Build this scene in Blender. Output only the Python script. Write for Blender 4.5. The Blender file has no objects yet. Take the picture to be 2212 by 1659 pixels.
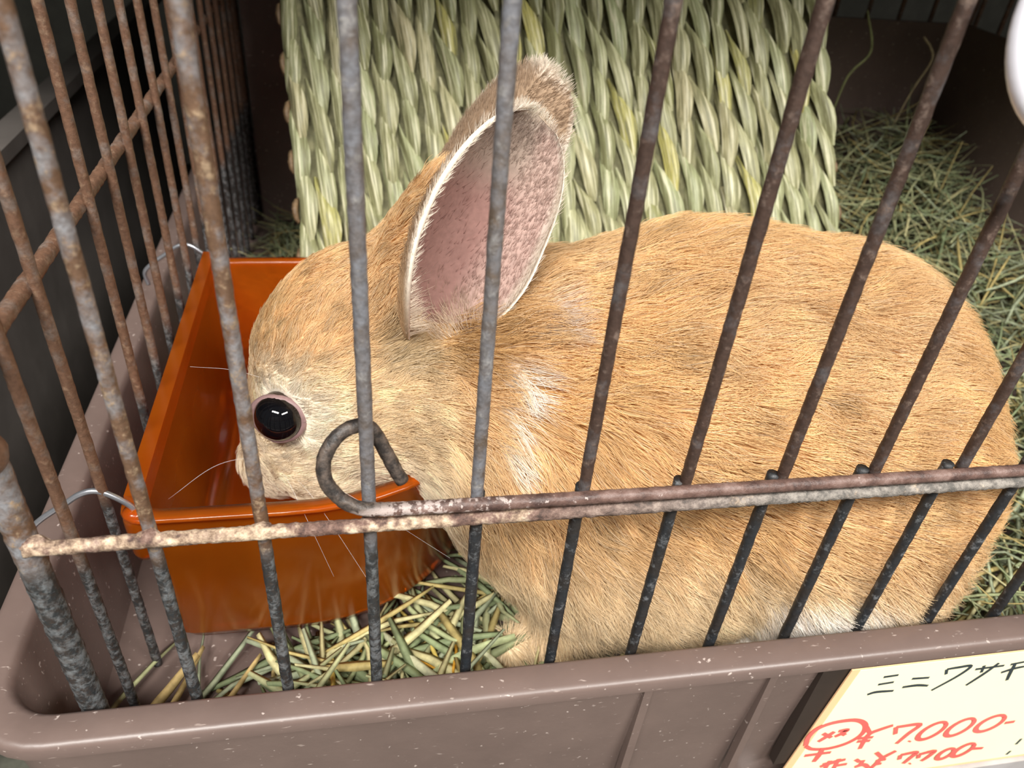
import bpy, bmesh, math, random
import numpy as np
from mathutils import Vector, Matrix, kdtree

# ------------------------------------------------------------------ camera, world, lights, exposure
scene = bpy.context.scene
cam_data = bpy.data.cameras.new('camera')
cam_data.sensor_fit = 'HORIZONTAL'
cam_data.sensor_width = 36.0
cam_data.lens = 27.05
cam_data.clip_start = 0.002
cam_data.clip_end = 20.0
cam_data.dof.use_dof = True
cam_data.dof.focus_distance = 0.178
cam_data.dof.aperture_fstop = 24.0
camera = bpy.data.objects.new('camera', cam_data)
scene.collection.objects.link(camera)
camera.matrix_world = Matrix((
    (0.982753, 0.035210, -0.181542, 0.000995),
    (-0.166732, 0.593329, -0.787503, -0.110000),
    (0.079986, 0.804189, 0.588966, 0.116297),
    (0, 0, 0, 1)))
scene.camera = camera

world = bpy.data.worlds.new('shop_air')
scene.world = world
world.use_nodes = True
world.node_tree.nodes['Background'].inputs[0].default_value = (0.95, 0.98, 1.0, 1)
world.node_tree.nodes['Background'].inputs[1].default_value = 0.06

def area_light(name, loc, target, sx, sy, power, col=(1, 0.97, 0.92)):
    d = bpy.data.lights.new(name, 'AREA')
    d.shape = 'RECTANGLE'
    d.size = sx
    d.size_y = sy
    d.energy = power
    d.color = col
    o = bpy.data.objects.new(name, d)
    scene.collection.objects.link(o)
    o.location = loc
    o.rotation_euler = (Vector(target) - Vector(loc)).to_track_quat('-Z', 'Y').to_euler()
    return o

# two ceiling tube fixtures of the shop aisle in front of the shelf, at ceiling height (their glints show in the rabbit's eye)
area_light('ceiling_tube_left_offscreen', (-0.608, -1.248, 1.84), (0.08, 0.08, 0.0), 1.25, 0.25, 53.0)
area_light('ceiling_tube_right_offscreen', (1.14, -1.57, 1.84), (0.10, 0.08, 0.0), 1.25, 0.25, 46.0)

vs = scene.view_settings
vs.view_transform = 'Standard'
vs.look = 'None'
vs.gamma = 1.0
vs.use_curve_mapping = False
vs.exposure = 0.85
scene.cycles.max_bounces = 8
scene.cycles.diffuse_bounces = 4
scene.cycles.transparent_max_bounces = 24

rng = np.random.default_rng(7)
random.seed(7)
COL = scene.collection

# ------------------------------------------------------------------ helpers
def link(o, parent=None):
    COL.objects.link(o)
    if parent is not None:
        o.parent = parent
    return o

def mesh_obj(name, verts, faces, mat=None, parent=None, smooth=True):
    me = bpy.data.meshes.new(name)
    me.from_pydata([tuple(map(float, v)) for v in verts], [], [tuple(int(i) for i in f) for f in faces])
    me.update()
    if smooth:
        me.polygons.foreach_set('use_smooth', [True] * len(me.polygons))
    o = bpy.data.objects.new(name, me)
    if mat is not None:
        me.materials.append(mat)
    return link(o, parent)

def empty(name, loc=(0, 0, 0)):
    o = bpy.data.objects.new(name, None)
    o.empty_display_size = 0.01
    o.location = loc
    return link(o)

def tag(o, label=None, cat=None, group=None, kind=None):
    if label: o['label'] = label
    if cat: o['category'] = cat
    if group: o['group'] = group
    if kind: o['kind'] = kind
    return o

class MB:
    """collects shapes into one mesh"""
    def __init__(self):
        self.v, self.f = [], []
    def add(self, verts, faces):
        n = len(self.v)
        self.v += [tuple(map(float, p)) for p in verts]
        self.f += [tuple(i + n for i in f) for f in faces]
    def box(self, a, b):
        x0, y0, z0 = a
        x1, y1, z1 = b
        self.add([(x0, y0, z0), (x1, y0, z0), (x1, y1, z0), (x0, y1, z0), (x0, y0, z1), (x1, y0, z1), (x1, y1, z1), (x0, y1, z1)],
                 [(0, 3, 2, 1), (4, 5, 6, 7), (0, 1, 5, 4), (1, 2, 6, 5), (2, 3, 7, 6), (3, 0, 4, 7)])
    def tube(self, *a, **k):
        self.add(*tube(*a, **k))
    def build(self, name, mat=None, parent=None, smooth=True):
        return mesh_obj(name, self.v, self.f, mat, parent, smooth)

def resample(pts, step):
    pts = np.array(pts, float)
    seg = np.linalg.norm(np.diff(pts, axis=0), axis=1)
    s = np.concatenate([[0], np.cumsum(seg)])
    n = max(2, int(s[-1] / step) + 1)
    q = np.linspace(0, s[-1], n)
    return np.stack([np.interp(q, s, pts[:, i]) for i in range(3)], 1)

def catmull(pts, n=8):
    p = np.array(pts, float)
    p = np.vstack([2 * p[0] - p[1], p, 2 * p[-1] - p[-2]])
    out = []
    for i in range(1, len(p) - 2):
        for t in np.linspace(0, 1, n, endpoint=False):
            a, b, c, d = p[i - 1], p[i], p[i + 1], p[i + 2]
            out.append(0.5 * (2 * b + (c - a) * t + (2 * a - 5 * b + 4 * c - d) * t * t + (3 * b - a - 3 * c + d) * t ** 3))
    out.append(p[-2])
    return np.array(out)

def tube(pts, r, nseg=8, rough=0.0, flat=1.0, cap=True, seed=0):
    """round (or flattened) bar along pts; rough makes its surface uneven"""
    pts = np.array(pts, float)
    n = len(pts)
    rr = np.array(r, float) if np.ndim(r) else np.full(n, float(r))
    g = np.random.default_rng(seed)
    tan = np.gradient(pts, axis=0)
    tan /= np.linalg.norm(tan, axis=1)[:, None] + 1e-12
    ref = np.array([0.0, -1.0, 0.15])
    if abs(tan[0] @ ref) > 0.9:
        ref = np.array([1.0, 0.0, 0.1])
    verts, faces = [], []
    u = np.cross(tan[0], ref)
    for i in range(n):
        u = u - tan[i] * (u @ tan[i])
        u /= np.linalg.norm(u) + 1e-12
        w = np.cross(tan[i], u)
        for k in range(nseg):
            a = 2 * math.pi * k / nseg
            q = rr[i] * (1 + rough * g.uniform(-1, 1))
            verts.append(pts[i] + u * math.cos(a) * q + w * math.sin(a) * q * flat)
    for i in range(n - 1):
        for k in range(nseg):
            k2 = (k + 1) % nseg
            faces.append((i * nseg + k, i * nseg + k2, (i + 1) * nseg + k2, (i + 1) * nseg + k))
    if cap:
        faces.append(tuple(range(nseg))[::-1])
        faces.append(tuple((n - 1) * nseg + k for k in range(nseg)))
    return verts, faces

# ------------------------------------------------------------------ materials
def new_mat(name):
    m = bpy.data.materials.new(name)
    m.use_nodes = True
    nt = m.node_tree
    b = nt.nodes['Principled BSDF']
    return m, nt, b

def nd(nt, typ, **k):
    n = nt.nodes.new(typ)
    for a, v in k.items():
        if a.startswith('i_'):
            key = a[2:]
            key = int(key) if key.isdigit() else key.replace('_', ' ')
            n.inputs[key].default_value = v
        else:
            setattr(n, a, v)
    return n

def ramp(nt, fac, stops):
    r = nt.nodes.new('ShaderNodeValToRGB')
    el = r.color_ramp.elements
    while len(el) < len(stops):
        el.new(0.5)
    for e, (p, c) in zip(el, stops):
        e.position = p
        e.color = (*c, 1) if len(c) == 3 else c
    nt.links.new(fac, r.inputs[0])
    return r.outputs[0]

def noise(nt, scale, detail=4.0, rough=0.6, coord=None, dist=0.0):
    n = nd(nt, 'ShaderNodeTexNoise')
    n.inputs['Scale'].default_value = scale
    n.inputs['Detail'].default_value = detail
    n.inputs['Roughness'].default_value = rough
    n.inputs['Distortion'].default_value = dist
    if coord is not None:
        nt.links.new(coord, n.inputs['Vector'])
    return n.outputs[0]

def mixc(nt, fac, a, b):
    m = nd(nt, 'ShaderNodeMix', data_type='RGBA')
    for s, v in ((m.inputs[0], fac), (m.inputs[6], a), (m.inputs[7], b)):
        if isinstance(v, bpy.types.NodeSocket):
            nt.links.new(v, s)
        elif isinstance(v, (int, float)):
            s.default_value = v
        else:
            s.default_value = (*v, 1)
    return m.outputs[2]

def maprange(nt, val, a, b, c=0.0, d=1.0):
    m = nd(nt, 'ShaderNodeMapRange')
    m.inputs[1].default_value = a
    m.inputs[2].default_value = b
    m.inputs[3].default_value = c
    m.inputs[4].default_value = d
    nt.links.new(val, m.inputs[0])
    return m.outputs[0]

def bump(nt, b, h, strength=0.5, dist=0.0005):
    n = nd(nt, 'ShaderNodeBump')
    n.inputs['Strength'].default_value = strength
    n.inputs['Distance'].default_value = dist
    nt.links.new(h, n.inputs['Height'])
    nt.links.new(n.outputs[0], b.inputs['Normal'])

def wpos(nt):
    g = nd(nt, 'ShaderNodeNewGeometry')
    s = nd(nt, 'ShaderNodeSeparateXYZ')
    nt.links.new(g.outputs['Position'], s.inputs[0])
    return g.outputs['Position'], s.outputs

def rust_mat(name, zinc, rust, crust, bias=0.0, lower=None, zcut=0.0):
    """rusted galvanised wire; below zcut the zinc is stained dark (lower)"""
    m, nt, b = new_mat(name)
    pos, s = wpos(nt)
    n1 = noise(nt, 130.0, 5, 0.65, pos)
    n2 = noise(nt, 900.0, 3, 0.6, pos)
    n3 = noise(nt, 420.0, 4, 0.7, pos)
    c = ramp(nt, n1, [(0.36 - bias, zinc), (0.50 - bias, tuple(0.5 * (a + q) for a, q in zip(zinc, rust))), (0.60 - bias, rust)])
    c = mixc(nt, ramp(nt, n3, [(0.55, (0, 0, 0)), (0.68, (1, 1, 1))]), c, crust)
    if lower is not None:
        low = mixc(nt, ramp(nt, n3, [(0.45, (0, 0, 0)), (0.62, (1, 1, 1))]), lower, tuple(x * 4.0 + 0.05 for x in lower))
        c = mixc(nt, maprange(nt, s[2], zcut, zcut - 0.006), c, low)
    c = mixc(nt, ramp(nt, n2, [(0.35, (0.45, 0.45, 0.45)), (0.6, (0, 0, 0))]), c, tuple(x * 0.35 for x in rust))
    nt.links.new(c, b.inputs['Base Color'])
    b.inputs['Roughness'].default_value = 0.55
    b.inputs['Metallic'].default_value = 0.15
    bump(nt, b, n3, 0.55, 0.0004)
    return m

M = {}
ZINC = (0.27, 0.28, 0.30)
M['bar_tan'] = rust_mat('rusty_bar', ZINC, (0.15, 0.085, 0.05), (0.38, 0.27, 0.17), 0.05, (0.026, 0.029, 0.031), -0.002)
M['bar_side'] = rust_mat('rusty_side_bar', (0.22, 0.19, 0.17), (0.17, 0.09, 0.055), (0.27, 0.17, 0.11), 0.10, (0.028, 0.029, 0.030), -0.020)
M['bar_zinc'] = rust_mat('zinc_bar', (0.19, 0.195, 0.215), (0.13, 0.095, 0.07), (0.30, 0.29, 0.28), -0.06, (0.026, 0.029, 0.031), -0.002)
M['bar_brown'] = rust_mat('brown_bar', (0.13, 0.125, 0.13), (0.065, 0.038, 0.028), (0.17, 0.12, 0.095), 0.10)
M['bar_low'] = rust_mat('dark_bar', (0.022, 0.027, 0.033), (0.03, 0.026, 0.024), (0.16, 0.17, 0.18), 0.0)
M['loop'] = rust_mat('loop_wire', (0.06, 0.05, 0.045), (0.045, 0.03, 0.025), (0.16, 0.12, 0.09), 0.0)

def crust_mat():
    m, nt, b = new_mat('crusted_wire')
    pos, s = wpos(nt)
    n1 = noise(nt, 110.0, 5, 0.7, pos)
    n3 = noise(nt, 420.0, 5, 0.75, pos)
    amt = maprange(nt, s[0], -0.02, 0.05, 0.0, 0.16)       # crusty by the corner, bare rust further along
    add = nd(nt, 'ShaderNodeMath', operation='SUBTRACT')
    nt.links.new(n1, add.inputs[0])
    nt.links.new(amt, add.inputs[1])
    rustc = ramp(nt, n3, [(0.35, (0.05, 0.028, 0.022)), (0.5, (0.15, 0.085, 0.065)), (0.65, (0.28, 0.19, 0.15))])
    rustc = mixc(nt, maprange(nt, s[0], 0.03, 0.09, 0.0, 0.75), rustc, ramp(nt, n3, [(0.4, (0.11, 0.11, 0.10)), (0.62, (0.30, 0.29, 0.26))]))
    cru = ramp(nt, n3, [(0.35, (0.16, 0.10, 0.065)), (0.52, (0.48, 0.36, 0.25)), (0.68, (0.74, 0.62, 0.46))])
    c = mixc(nt, ramp(nt, add.outputs[0], [(0.43, (0, 0, 0)), (0.55, (1, 1, 1))]), rustc, cru)
    nt.links.new(c, b.inputs['Base Color'])
    b.inputs['Roughness'].default_value = 0.75
    bump(nt, b, n3, 0.9, 0.0007)
    return m
M['crust'] = crust_mat()

def door_wire_mat():
    m, nt, b = new_mat('door_wire')
    pos, s = wpos(nt)
    n1 = noise(nt, 160.0, 5, 0.7, pos)
    n3 = noise(nt, 500.0, 4, 0.7, pos)
    c = ramp(nt, n1, [(0.35, (0.055, 0.03, 0.025)), (0.5, (0.13, 0.075, 0.06)), (0.62, (0.20, 0.13, 0.11))])
    pale = maprange(nt, s[0], 0.004, 0.055, 0.50, 0.30)
    ad = nd(nt, 'ShaderNodeMath', operation='ADD')
    nt.links.new(n3, ad.inputs[0])
    nt.links.new(pale, ad.inputs[1])
    c = mixc(nt, ramp(nt, ad.outputs[0], [(0.96, (0, 0, 0)), (1.04, (0.85, 0.85, 0.85))]), c, (0.45, 0.37, 0.34))
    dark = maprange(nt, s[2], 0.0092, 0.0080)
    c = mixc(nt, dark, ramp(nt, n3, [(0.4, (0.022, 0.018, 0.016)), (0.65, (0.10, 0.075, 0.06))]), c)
    nt.links.new(c, b.inputs['Base Color'])
    b.inputs['Roughness'].default_value = 0.5
    bump(nt, b, n3, 0.7, 0.0005)
    return m
M['door_wire'] = door_wire_mat()

def simple(name, col, rough=0.5, var=0.15, scale=60.0, metal=0.0, bumps=0.0, spec=None):
    m, nt, b = new_mat(name)
    pos, s = wpos(nt)
    n = noise(nt, scale, 4, 0.6, pos)
    c = ramp(nt, n, [(0.3, tuple(x * (1 - var) for x in col)), (0.7, tuple(min(1, x * (1 + var)) for x in col))])
    nt.links.new(c, b.inputs['Base Color'])
    b.inputs['Roughness'].default_value = rough
    b.inputs['Metallic'].default_value = metal
    if spec is not None:
        b.inputs['Specular IOR Level'].default_value = spec
    if bumps:
        bump(nt, b, n, bumps, 0.0005)
    return m

def tray_mat():
    m, nt, b = new_mat('brown_plastic')
    pos, s = wpos(nt)
    n = noise(nt, 45.0, 4, 0.6, pos)
    c = ramp(nt, n, [(0.3, (0.130, 0.092, 0.080)), (0.7, (0.160, 0.114, 0.099))])
    # dust specks and pale scratches
    sp = noise(nt, 520.0, 2, 0.5, pos)
    st = nd(nt, 'ShaderNodeMapping')
    st.inputs['Scale'].default_value = (260, 900, 900)
    st.inputs['Rotation'].default_value = (0, 0, 0.5)
    nt.links.new(pos, st.inputs[0])
    sc = nd(nt, 'ShaderNodeTexNoise')
    sc.inputs['Scale'].default_value = 1.0
    sc.inputs['Detail'].default_value = 2
    nt.links.new(st.outputs[0], sc.inputs['Vector'])
    c = mixc(nt, ramp(nt, sp, [(0.70, (0, 0, 0)), (0.76, (0.8, 0.8, 0.8))]), c, (0.52, 0.44, 0.40))
    c = mixc(nt, ramp(nt, sc.outputs[0], [(0.69, (0, 0, 0)), (0.78, (0.7, 0.7, 0.7))]), c, (0.45, 0.37, 0.33))
    nt.links.new(c, b.inputs['Base Color'])
    b.inputs['Roughness'].default_value = 0.38
    bump(nt, b, sp, 0.12, 0.0003)
    return m
M['tray'] = tray_mat()
M['plate'] = simple('dark_plastic', (0.030, 0.020, 0.016), 0.5)
M['holder'] = simple('grey_plastic', (0.40, 0.38, 0.38), 0.4)
M['zincwire'] = simple('bright_wire', (0.55, 0.57, 0.62), 0.28, 0.1, 300, 0.85)
M['white_plastic'] = simple('white_plastic', (0.80, 0.79, 0.86), 0.3, 0.04)
M['paper'] = simple('cream_paper', (0.92, 0.88, 0.58), 0.7, 0.015)
M['paper_edge'] = simple('orange_paper', (0.86, 0.52, 0.28), 0.7, 0.03)
M['ink_black'] = simple('black_ink', (0.03, 0.04, 0.045), 0.6)
M['ink_red'] = simple('red_ink', (0.78, 0.13, 0.11), 0.6)
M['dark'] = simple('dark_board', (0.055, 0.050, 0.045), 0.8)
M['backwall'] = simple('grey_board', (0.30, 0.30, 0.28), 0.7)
M['neighbour'] = simple('neighbour_plastic', (0.13, 0.115, 0.105), 0.5)

def feeder_mat():
    m, nt, b = new_mat('orange_plastic')
    nt.nodes.remove(b)
    out = nt.nodes['Material Output']
    pos, s = wpos(nt)
    n = noise(nt, 60.0, 4, 0.6, pos)
    c = ramp(nt, n, [(0.3, (0.88, 0.200, 0.010)), (0.7, (0.97, 0.25, 0.016))])
    di = nd(nt, 'ShaderNodeBsdfDiffuse')
    tr = nd(nt, 'ShaderNodeBsdfTranslucent')
    tp = nd(nt, 'ShaderNodeBsdfTransparent')
    tp.inputs[0].default_value = (1.0, 0.40, 0.05, 1)
    gl = nd(nt, 'ShaderNodeBsdfGlossy')
    gl.inputs['Roughness'].default_value = 0.18
    gl.inputs['Color'].default_value = (0.9, 0.85, 0.8, 1)
    nt.links.new(c, di.inputs[0])
    nt.links.new(c, tr.inputs[0])
    m1 = nd(nt, 'ShaderNodeMixShader'); m1.inputs[0].default_value = 0.50
    m2 = nd(nt, 'ShaderNodeMixShader'); m2.inputs[0].default_value = 0.60
    m3 = nd(nt, 'ShaderNodeMixShader')
    fr = nd(nt, 'ShaderNodeFresnel'); fr.inputs[0].default_value = 1.45
    nt.links.new(di.outputs[0], m1.inputs[1]); nt.links.new(tr.outputs[0], m1.inputs[2])
    nt.links.new(m1.outputs[0], m2.inputs[1]); nt.links.new(tp.outputs[0], m2.inputs[2])
    nt.links.new(fr.outputs[0], m3.inputs[0])
    nt.links.new(m2.outputs[0], m3.inputs[1]); nt.links.new(gl.outputs[0], m3.inputs[2])
    nt.links.new(m3.outputs[0], out.inputs[0])
    return m
M['orange'] = feeder_mat()

def attr_mat(name, attr='col', rough=0.6, scale=0.0, var=0.2, spec=0.3, transl=0.0):
    """surface or strand coloured by its own colour attribute"""
    m, nt, b = new_mat(name)
    a = nd(nt, 'ShaderNodeAttribute', attribute_name=attr)
    c = a.outputs['Color']
    if scale:
        pos, s = wpos(nt)
        n = noise(nt, scale, 3, 0.6, pos)
        v = ramp(nt, n, [(0.3, (1 - var,) * 3), (0.7, (1 + var,) * 3)])
        mm = nd(nt, 'ShaderNodeMix', data_type='RGBA', blend_type='MULTIPLY')
        mm.inputs[0].default_value = 1.0
        nt.links.new(c, mm.inputs[6]); nt.links.new(v, mm.inputs[7])
        c = mm.outputs[2]
    nt.links.new(c, b.inputs['Base Color'])
    b.inputs['Roughness'].default_value = rough
    b.inputs['Specular IOR Level'].default_value = spec
    if transl:
        t = nd(nt, 'ShaderNodeBsdfTranslucent')
        nt.links.new(c, t.inputs[0])
        mx = nd(nt, 'ShaderNodeMixShader'); mx.inputs[0].default_value = transl
        nt.links.new(b.outputs[0], mx.inputs[1]); nt.links.new(t.outputs[0], mx.inputs[2])
        nt.links.new(mx.outputs[0], nt.nodes['Material Output'].inputs[0])
    return m
M['skin'] = attr_mat('rabbit_skin', rough=0.7, scale=700, var=0.12, spec=0.15)
M['fur'] = attr_mat('rabbit_fur', rough=0.45, spec=0.35, transl=0.25)
M['hay'] = attr_mat('hay', rough=0.6, scale=350, var=0.25, spec=0.3, transl=0.15)

def leaf_mat():
    m, nt, b = new_mat('dried_leaf')
    oi = nd(nt, 'ShaderNodeObjectInfo')
    tc = nd(nt, 'ShaderNodeTexCoord')
    mp = nd(nt, 'ShaderNodeMapping')
    mp.inputs['Scale'].default_value = (1100, 45, 45)
    nt.links.new(tc.outputs['Object'], mp.inputs[0])
    ad = nd(nt, 'ShaderNodeVectorMath', operation='ADD')
    sc = nd(nt, 'ShaderNodeVectorMath', operation='SCALE')
    sc.inputs[3].default_value = 50.0
    cmb = nd(nt, 'ShaderNodeCombineXYZ')
    for k in range(3):
        nt.links.new(oi.outputs['Random'], cmb.inputs[k])
    nt.links.new(cmb.outputs[0], sc.inputs[0])
    nt.links.new(mp.outputs[0], ad.inputs[0]); nt.links.new(sc.outputs[0], ad.inputs[1])
    n = noise(nt, 1.0, 4, 0.65, ad.outputs[0])
    base = ramp(nt, oi.outputs['Random'], [(0.0, (0.24, 0.25, 0.12)), (0.3, (0.40, 0.39, 0.22)), (0.55, (0.31, 0.34, 0.18)), (0.8, (0.47, 0.42, 0.25)), (0.93, (0.22, 0.23, 0.10)), (1.0, (0.50, 0.45, 0.13))])
    c = mixc(nt, ramp(nt, n, [(0.42, (0.9, 0.9, 0.9)), (0.52, (0, 0, 0))]), base, (0.17, 0.165, 0.08))
    c = mixc(nt, ramp(nt, n, [(0.54, (0, 0, 0)), (0.64, (0.85, 0.85, 0.85))]), c, (0.66, 0.63, 0.44))
    nt.links.new(c, b.inputs['Base Color'])
    b.inputs['Roughness'].default_value = 0.42
    b.inputs['Specular IOR Level'].default_value = 0.45
    bump(nt, b, n, 0.6, 0.0006)
    return m
M['leaf'] = leaf_mat()
M['mat_back'] = simple('mat_cord', (0.22, 0.21, 0.11), 0.8, 0.4, 200)
M['knot'] = simple('mat_knot', (0.16, 0.10, 0.05), 0.6, 0.4, 400, 0, 0.5)

def eye_mat():
    m, nt, b = new_mat('rabbit_eye')
    tc = nd(nt, 'ShaderNodeTexCoord')
    s = nd(nt, 'ShaderNodeSeparateXYZ')
    nt.links.new(tc.outputs['Object'], s.inputs[0])
    # dark brown iris at the rim, black pupil towards +z of the ball
    c = ramp(nt, maprange(nt, s.outputs[2], 0.0012, 0.0045), [(0.0, (0.022, 0.010, 0.006)), (0.5, (0.008, 0.006, 0.005)), (1.0, (0.003, 0.003, 0.004))])
    nt.links.new(c, b.inputs['Base Color'])
    b.inputs['Roughness'].default_value = 0.03
    return m
M['eye'] = eye_mat()
M['lid'] = simple('eyelid_skin', (0.25, 0.155, 0.15), 0.5, 0.2, 400)
M['nose'] = simple('nose_skin', (0.45, 0.25, 0.22), 0.5, 0.15, 300)
M['whisker'] = simple('whisker', (0.85, 0.82, 0.78), 0.3, 0.05)

# ------------------------------------------------------------------ setting: shelf below, added shade board above, wall behind
TRAY_FLOOR = -0.092
def slab(name, a, b, mat):
    mb = MB(); mb.box(a, b)
    return tag(mb.build(name, mat, None, False), kind='structure')
slab('floor', (-2.0, -1.40, -0.80), (2.4, 0.75, -0.76), simple('shop_floor', (0.58, 0.56, 0.53), 0.4, 0.1, 3))  # unseen shop floor, added and toned light to bounce tube light up
slab('shade_board', (-0.9, -0.005, 0.300), (1.2, 0.75, 0.320), M['dark'])  # unseen board added over the cage to keep its rear dark
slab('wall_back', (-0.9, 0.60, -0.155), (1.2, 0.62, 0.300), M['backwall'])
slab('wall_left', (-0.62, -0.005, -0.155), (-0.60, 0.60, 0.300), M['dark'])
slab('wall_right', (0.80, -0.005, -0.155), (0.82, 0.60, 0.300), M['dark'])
slab('added_wall_front', (-2.0, -1.36, -0.76), (2.4, -1.30, 0.85), simple('added_wall_grey', (0.36, 0.35, 0.34), 0.7, 0.4, 9))  # unseen wall added to block level ambient light and bounce some back
mb = MB(); mb.box((-0.9, -0.16, -0.175), (1.2, 0.75, -0.155))
tag(mb.build('shelf_board', simple('shelf_wood', (0.06, 0.06, 0.045), 0.8, 0.7, 70), None, False), 'dark stained shelf board under the brown tray', 'shelf')

# ------------------------------------------------------------------ tray
X0, X1, Y0, Y1 = -0.0816, 0.392, -0.0048, 0.372      # inner edge of the rim
ZR = -0.047

def rrect(x0, y0, x1, y1, r, n=8):
    out = []
    for cx, cy, a0 in ((x1 - r, y1 - r, 0), (x0 + r, y1 - r, 90), (x0 + r, y0 + r, 180), (x1 - r, y0 + r, 270)):
        for k in range(n + 1):
            a = math.radians(a0 + 90 * k / n)
            out.append((cx + r * math.cos(a), cy + r * math.sin(a)))
    return out

def loft(rings, closed=False, cap_first=False, cap_last=False):
    n = len(rings[0])
    v = [p for r in rings for p in r]
    f = []
    for i in range(len(rings) - 1):
        for k in range(n):
            k2 = (k + 1) % n
            f.append((i * n + k, i * n + k2, (i + 1) * n + k2, (i + 1) * n + k))
    if cap_first: f.append(tuple(range(n))[::-1])
    if cap_last: f.append(tuple((len(rings) - 1) * n + k for k in range(n)))
    return v, f

def ring(off, z, r):
    """rounded rectangle grown outwards by off from the rim's inner edge"""
    return [(x, y, z) for x, y in rrect(X0 - off, Y0 - off, X1 + off, Y1 + off, r)]

tray = empty('cage_tray', (0.15, 0.18, -0.155))
def part(mbo, name, mat, parent, smooth=True):
    o = mbo.build(name, mat, None, smooth)
    o.parent = parent
    o.matrix_parent_inverse = Matrix.Translation(-Vector(parent.location))
    return o
RW = 0.0078
mb = MB()
mb.add(*loft([ring(-0.0062, TRAY_FLOOR, 0.010), ring(-0.0052, TRAY_FLOOR + 0.004, 0.012), ring(-0.0012, ZR - 0.0025, 0.0125), ring(-0.0003, ZR - 0.0006, 0.0128),
              ring(0.0006, ZR, 0.013), ring(RW - 0.0016, ZR, 0.019), ring(RW - 0.0005, ZR - 0.0004, 0.0198), ring(RW, ZR - 0.0013, 0.020),
              ring(RW, ZR - 0.0044, 0.020), ring(RW - 0.0016, ZR - 0.0048, 0.019), ring(0.0040, ZR - 0.0048, 0.016), ring(-0.0020, -0.150, 0.012)], cap_first=False))
rim = part(mb, 'tray_body', M['tray'], tray)
md = rim.modifiers.new('edge', 'EDGE_SPLIT'); md.split_angle = math.radians(50)
mb = MB(); mb.box((X0 + 0.0045, Y0 + 0.0045, TRAY_FLOOR - 0.003), (X1 - 0.0045, Y1 - 0.0045, TRAY_FLOOR + 0.0005))
part(mb, 'tray_floor', M['tray'], tray, False)
# upright ribs moulded on the outside of the front
for xr in (0.0672, 0.1015, -0.02 + 0.3, 0.345):
    mb = MB()
    mb.box((xr - 0.0011, Y0 - 0.0046, -0.149), (xr + 0.0011, Y0 - 0.0020, ZR - 0.006))
    part(mb, 'rib', M['tray'], tray, False)
tag(tray, 'brown plastic tray of the wire cage with a broad scratched rim', 'tray')

# dark guard standing round the rear of the tray
guard = empty('splash_guard', (0.15, 0.36, TRAY_FLOOR))
mb = MB(); mb.box((-0.058, 0.3400, TRAY_FLOOR + 0.0008), (0.3660, 0.3425, 0.0390)); part(mb, 'rear_panel', M['tray'], guard, False)
mb = MB(); mb.box((0.3635, 0.10, TRAY_FLOOR + 0.0008), (0.3660, 0.3400, 0.0390)); part(mb, 'side_panel', M['tray'], guard, False)
tag(guard, 'brown plastic splash guard behind the hay at the rear of the cage', 'splash guard')

# ------------------------------------------------------------------ wire cage
cage = empty('wire_cage', (0.15, 0.17, TRAY_FLOOR))
XS, XE, YB, ZT, ZB = -0.063, 0.372, 0.3500, 0.280, TRAY_FLOOR + 0.001
seed = [1]
def wire(name, pts, r, mat, parent=cage, rough=0.05, nseg=10, step=0.0012, cat=False):
    seed[0] += 1
    p = resample(pts, step)
    mb = MB(); mb.tube(p, r, nseg, rough, seed=seed[0])
    o = mb.build(name, mat)
    o.parent = parent
    if parent.parent is None:
        o.matrix_parent_inverse = Matrix.Translation(-Vector(parent.location))
    return o
BR = 0.00135
wire('corner_post', [(XS, 0, ZB), (XS, 0, ZT)], 0.0027, M['bar_tan'])
wire('corner_post', [(XE, 0, ZB), (XE, 0, ZT)], 0.0027, M['bar_tan'], step=0.004)
wire('corner_post', [(XS, YB, ZB), (XS, YB, ZT)], 0.0027, M['bar_side'], step=0.004)
wire('corner_post', [(XE, YB, ZB), (XE, YB, ZT)], 0.0027, M['bar_side'], step=0.004)
# front: three tall bars by the corner, short ones under the door
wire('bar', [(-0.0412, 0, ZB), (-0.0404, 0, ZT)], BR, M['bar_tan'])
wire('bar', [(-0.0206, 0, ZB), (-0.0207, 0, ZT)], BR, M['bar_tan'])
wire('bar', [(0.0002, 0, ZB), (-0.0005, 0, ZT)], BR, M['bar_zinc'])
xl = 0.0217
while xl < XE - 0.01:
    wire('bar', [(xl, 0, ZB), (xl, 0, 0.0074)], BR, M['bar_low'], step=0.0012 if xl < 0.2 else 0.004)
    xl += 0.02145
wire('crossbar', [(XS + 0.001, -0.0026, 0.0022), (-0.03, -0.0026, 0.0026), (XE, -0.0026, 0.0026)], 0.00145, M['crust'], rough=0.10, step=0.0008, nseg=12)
wire('crossbar', [(XS, -0.0026, ZT - 0.01), (XE, -0.0026, ZT - 0.01)], 0.0015, M['bar_side'], step=0.004)
# rust-crusted welds where bars cross the wire
for xw, rr in ((-0.0407, 0.0023), (-0.0206, 0.0021), (0.0, 0.0022), (XS + 0.0030, 0.0024)):
    seed[0] += 1
    g = np.random.default_rng(seed[0])
    bmw = bmesh.new()
    bmesh.ops.create_icosphere(bmw, subdivisions=2, radius=rr)
    for v in bmw.verts:
        v.co = Vector((v.co.x * 1.15, v.co.y * 0.75, v.co.z * 0.8)) * (1 + g.uniform(-0.12, 0.12)) + Vector((xw, -0.0020, 0.0026))
    me = bpy.data.meshes.new('weld'); bmw.to_mesh(me); bmw.free()
    me.materials.append(M['crust'])
    ow = link(bpy.data.objects.new('weld', me), cage)
    ow.matrix_parent_inverse = Matrix.Translation(-Vector(cage.location))
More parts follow.
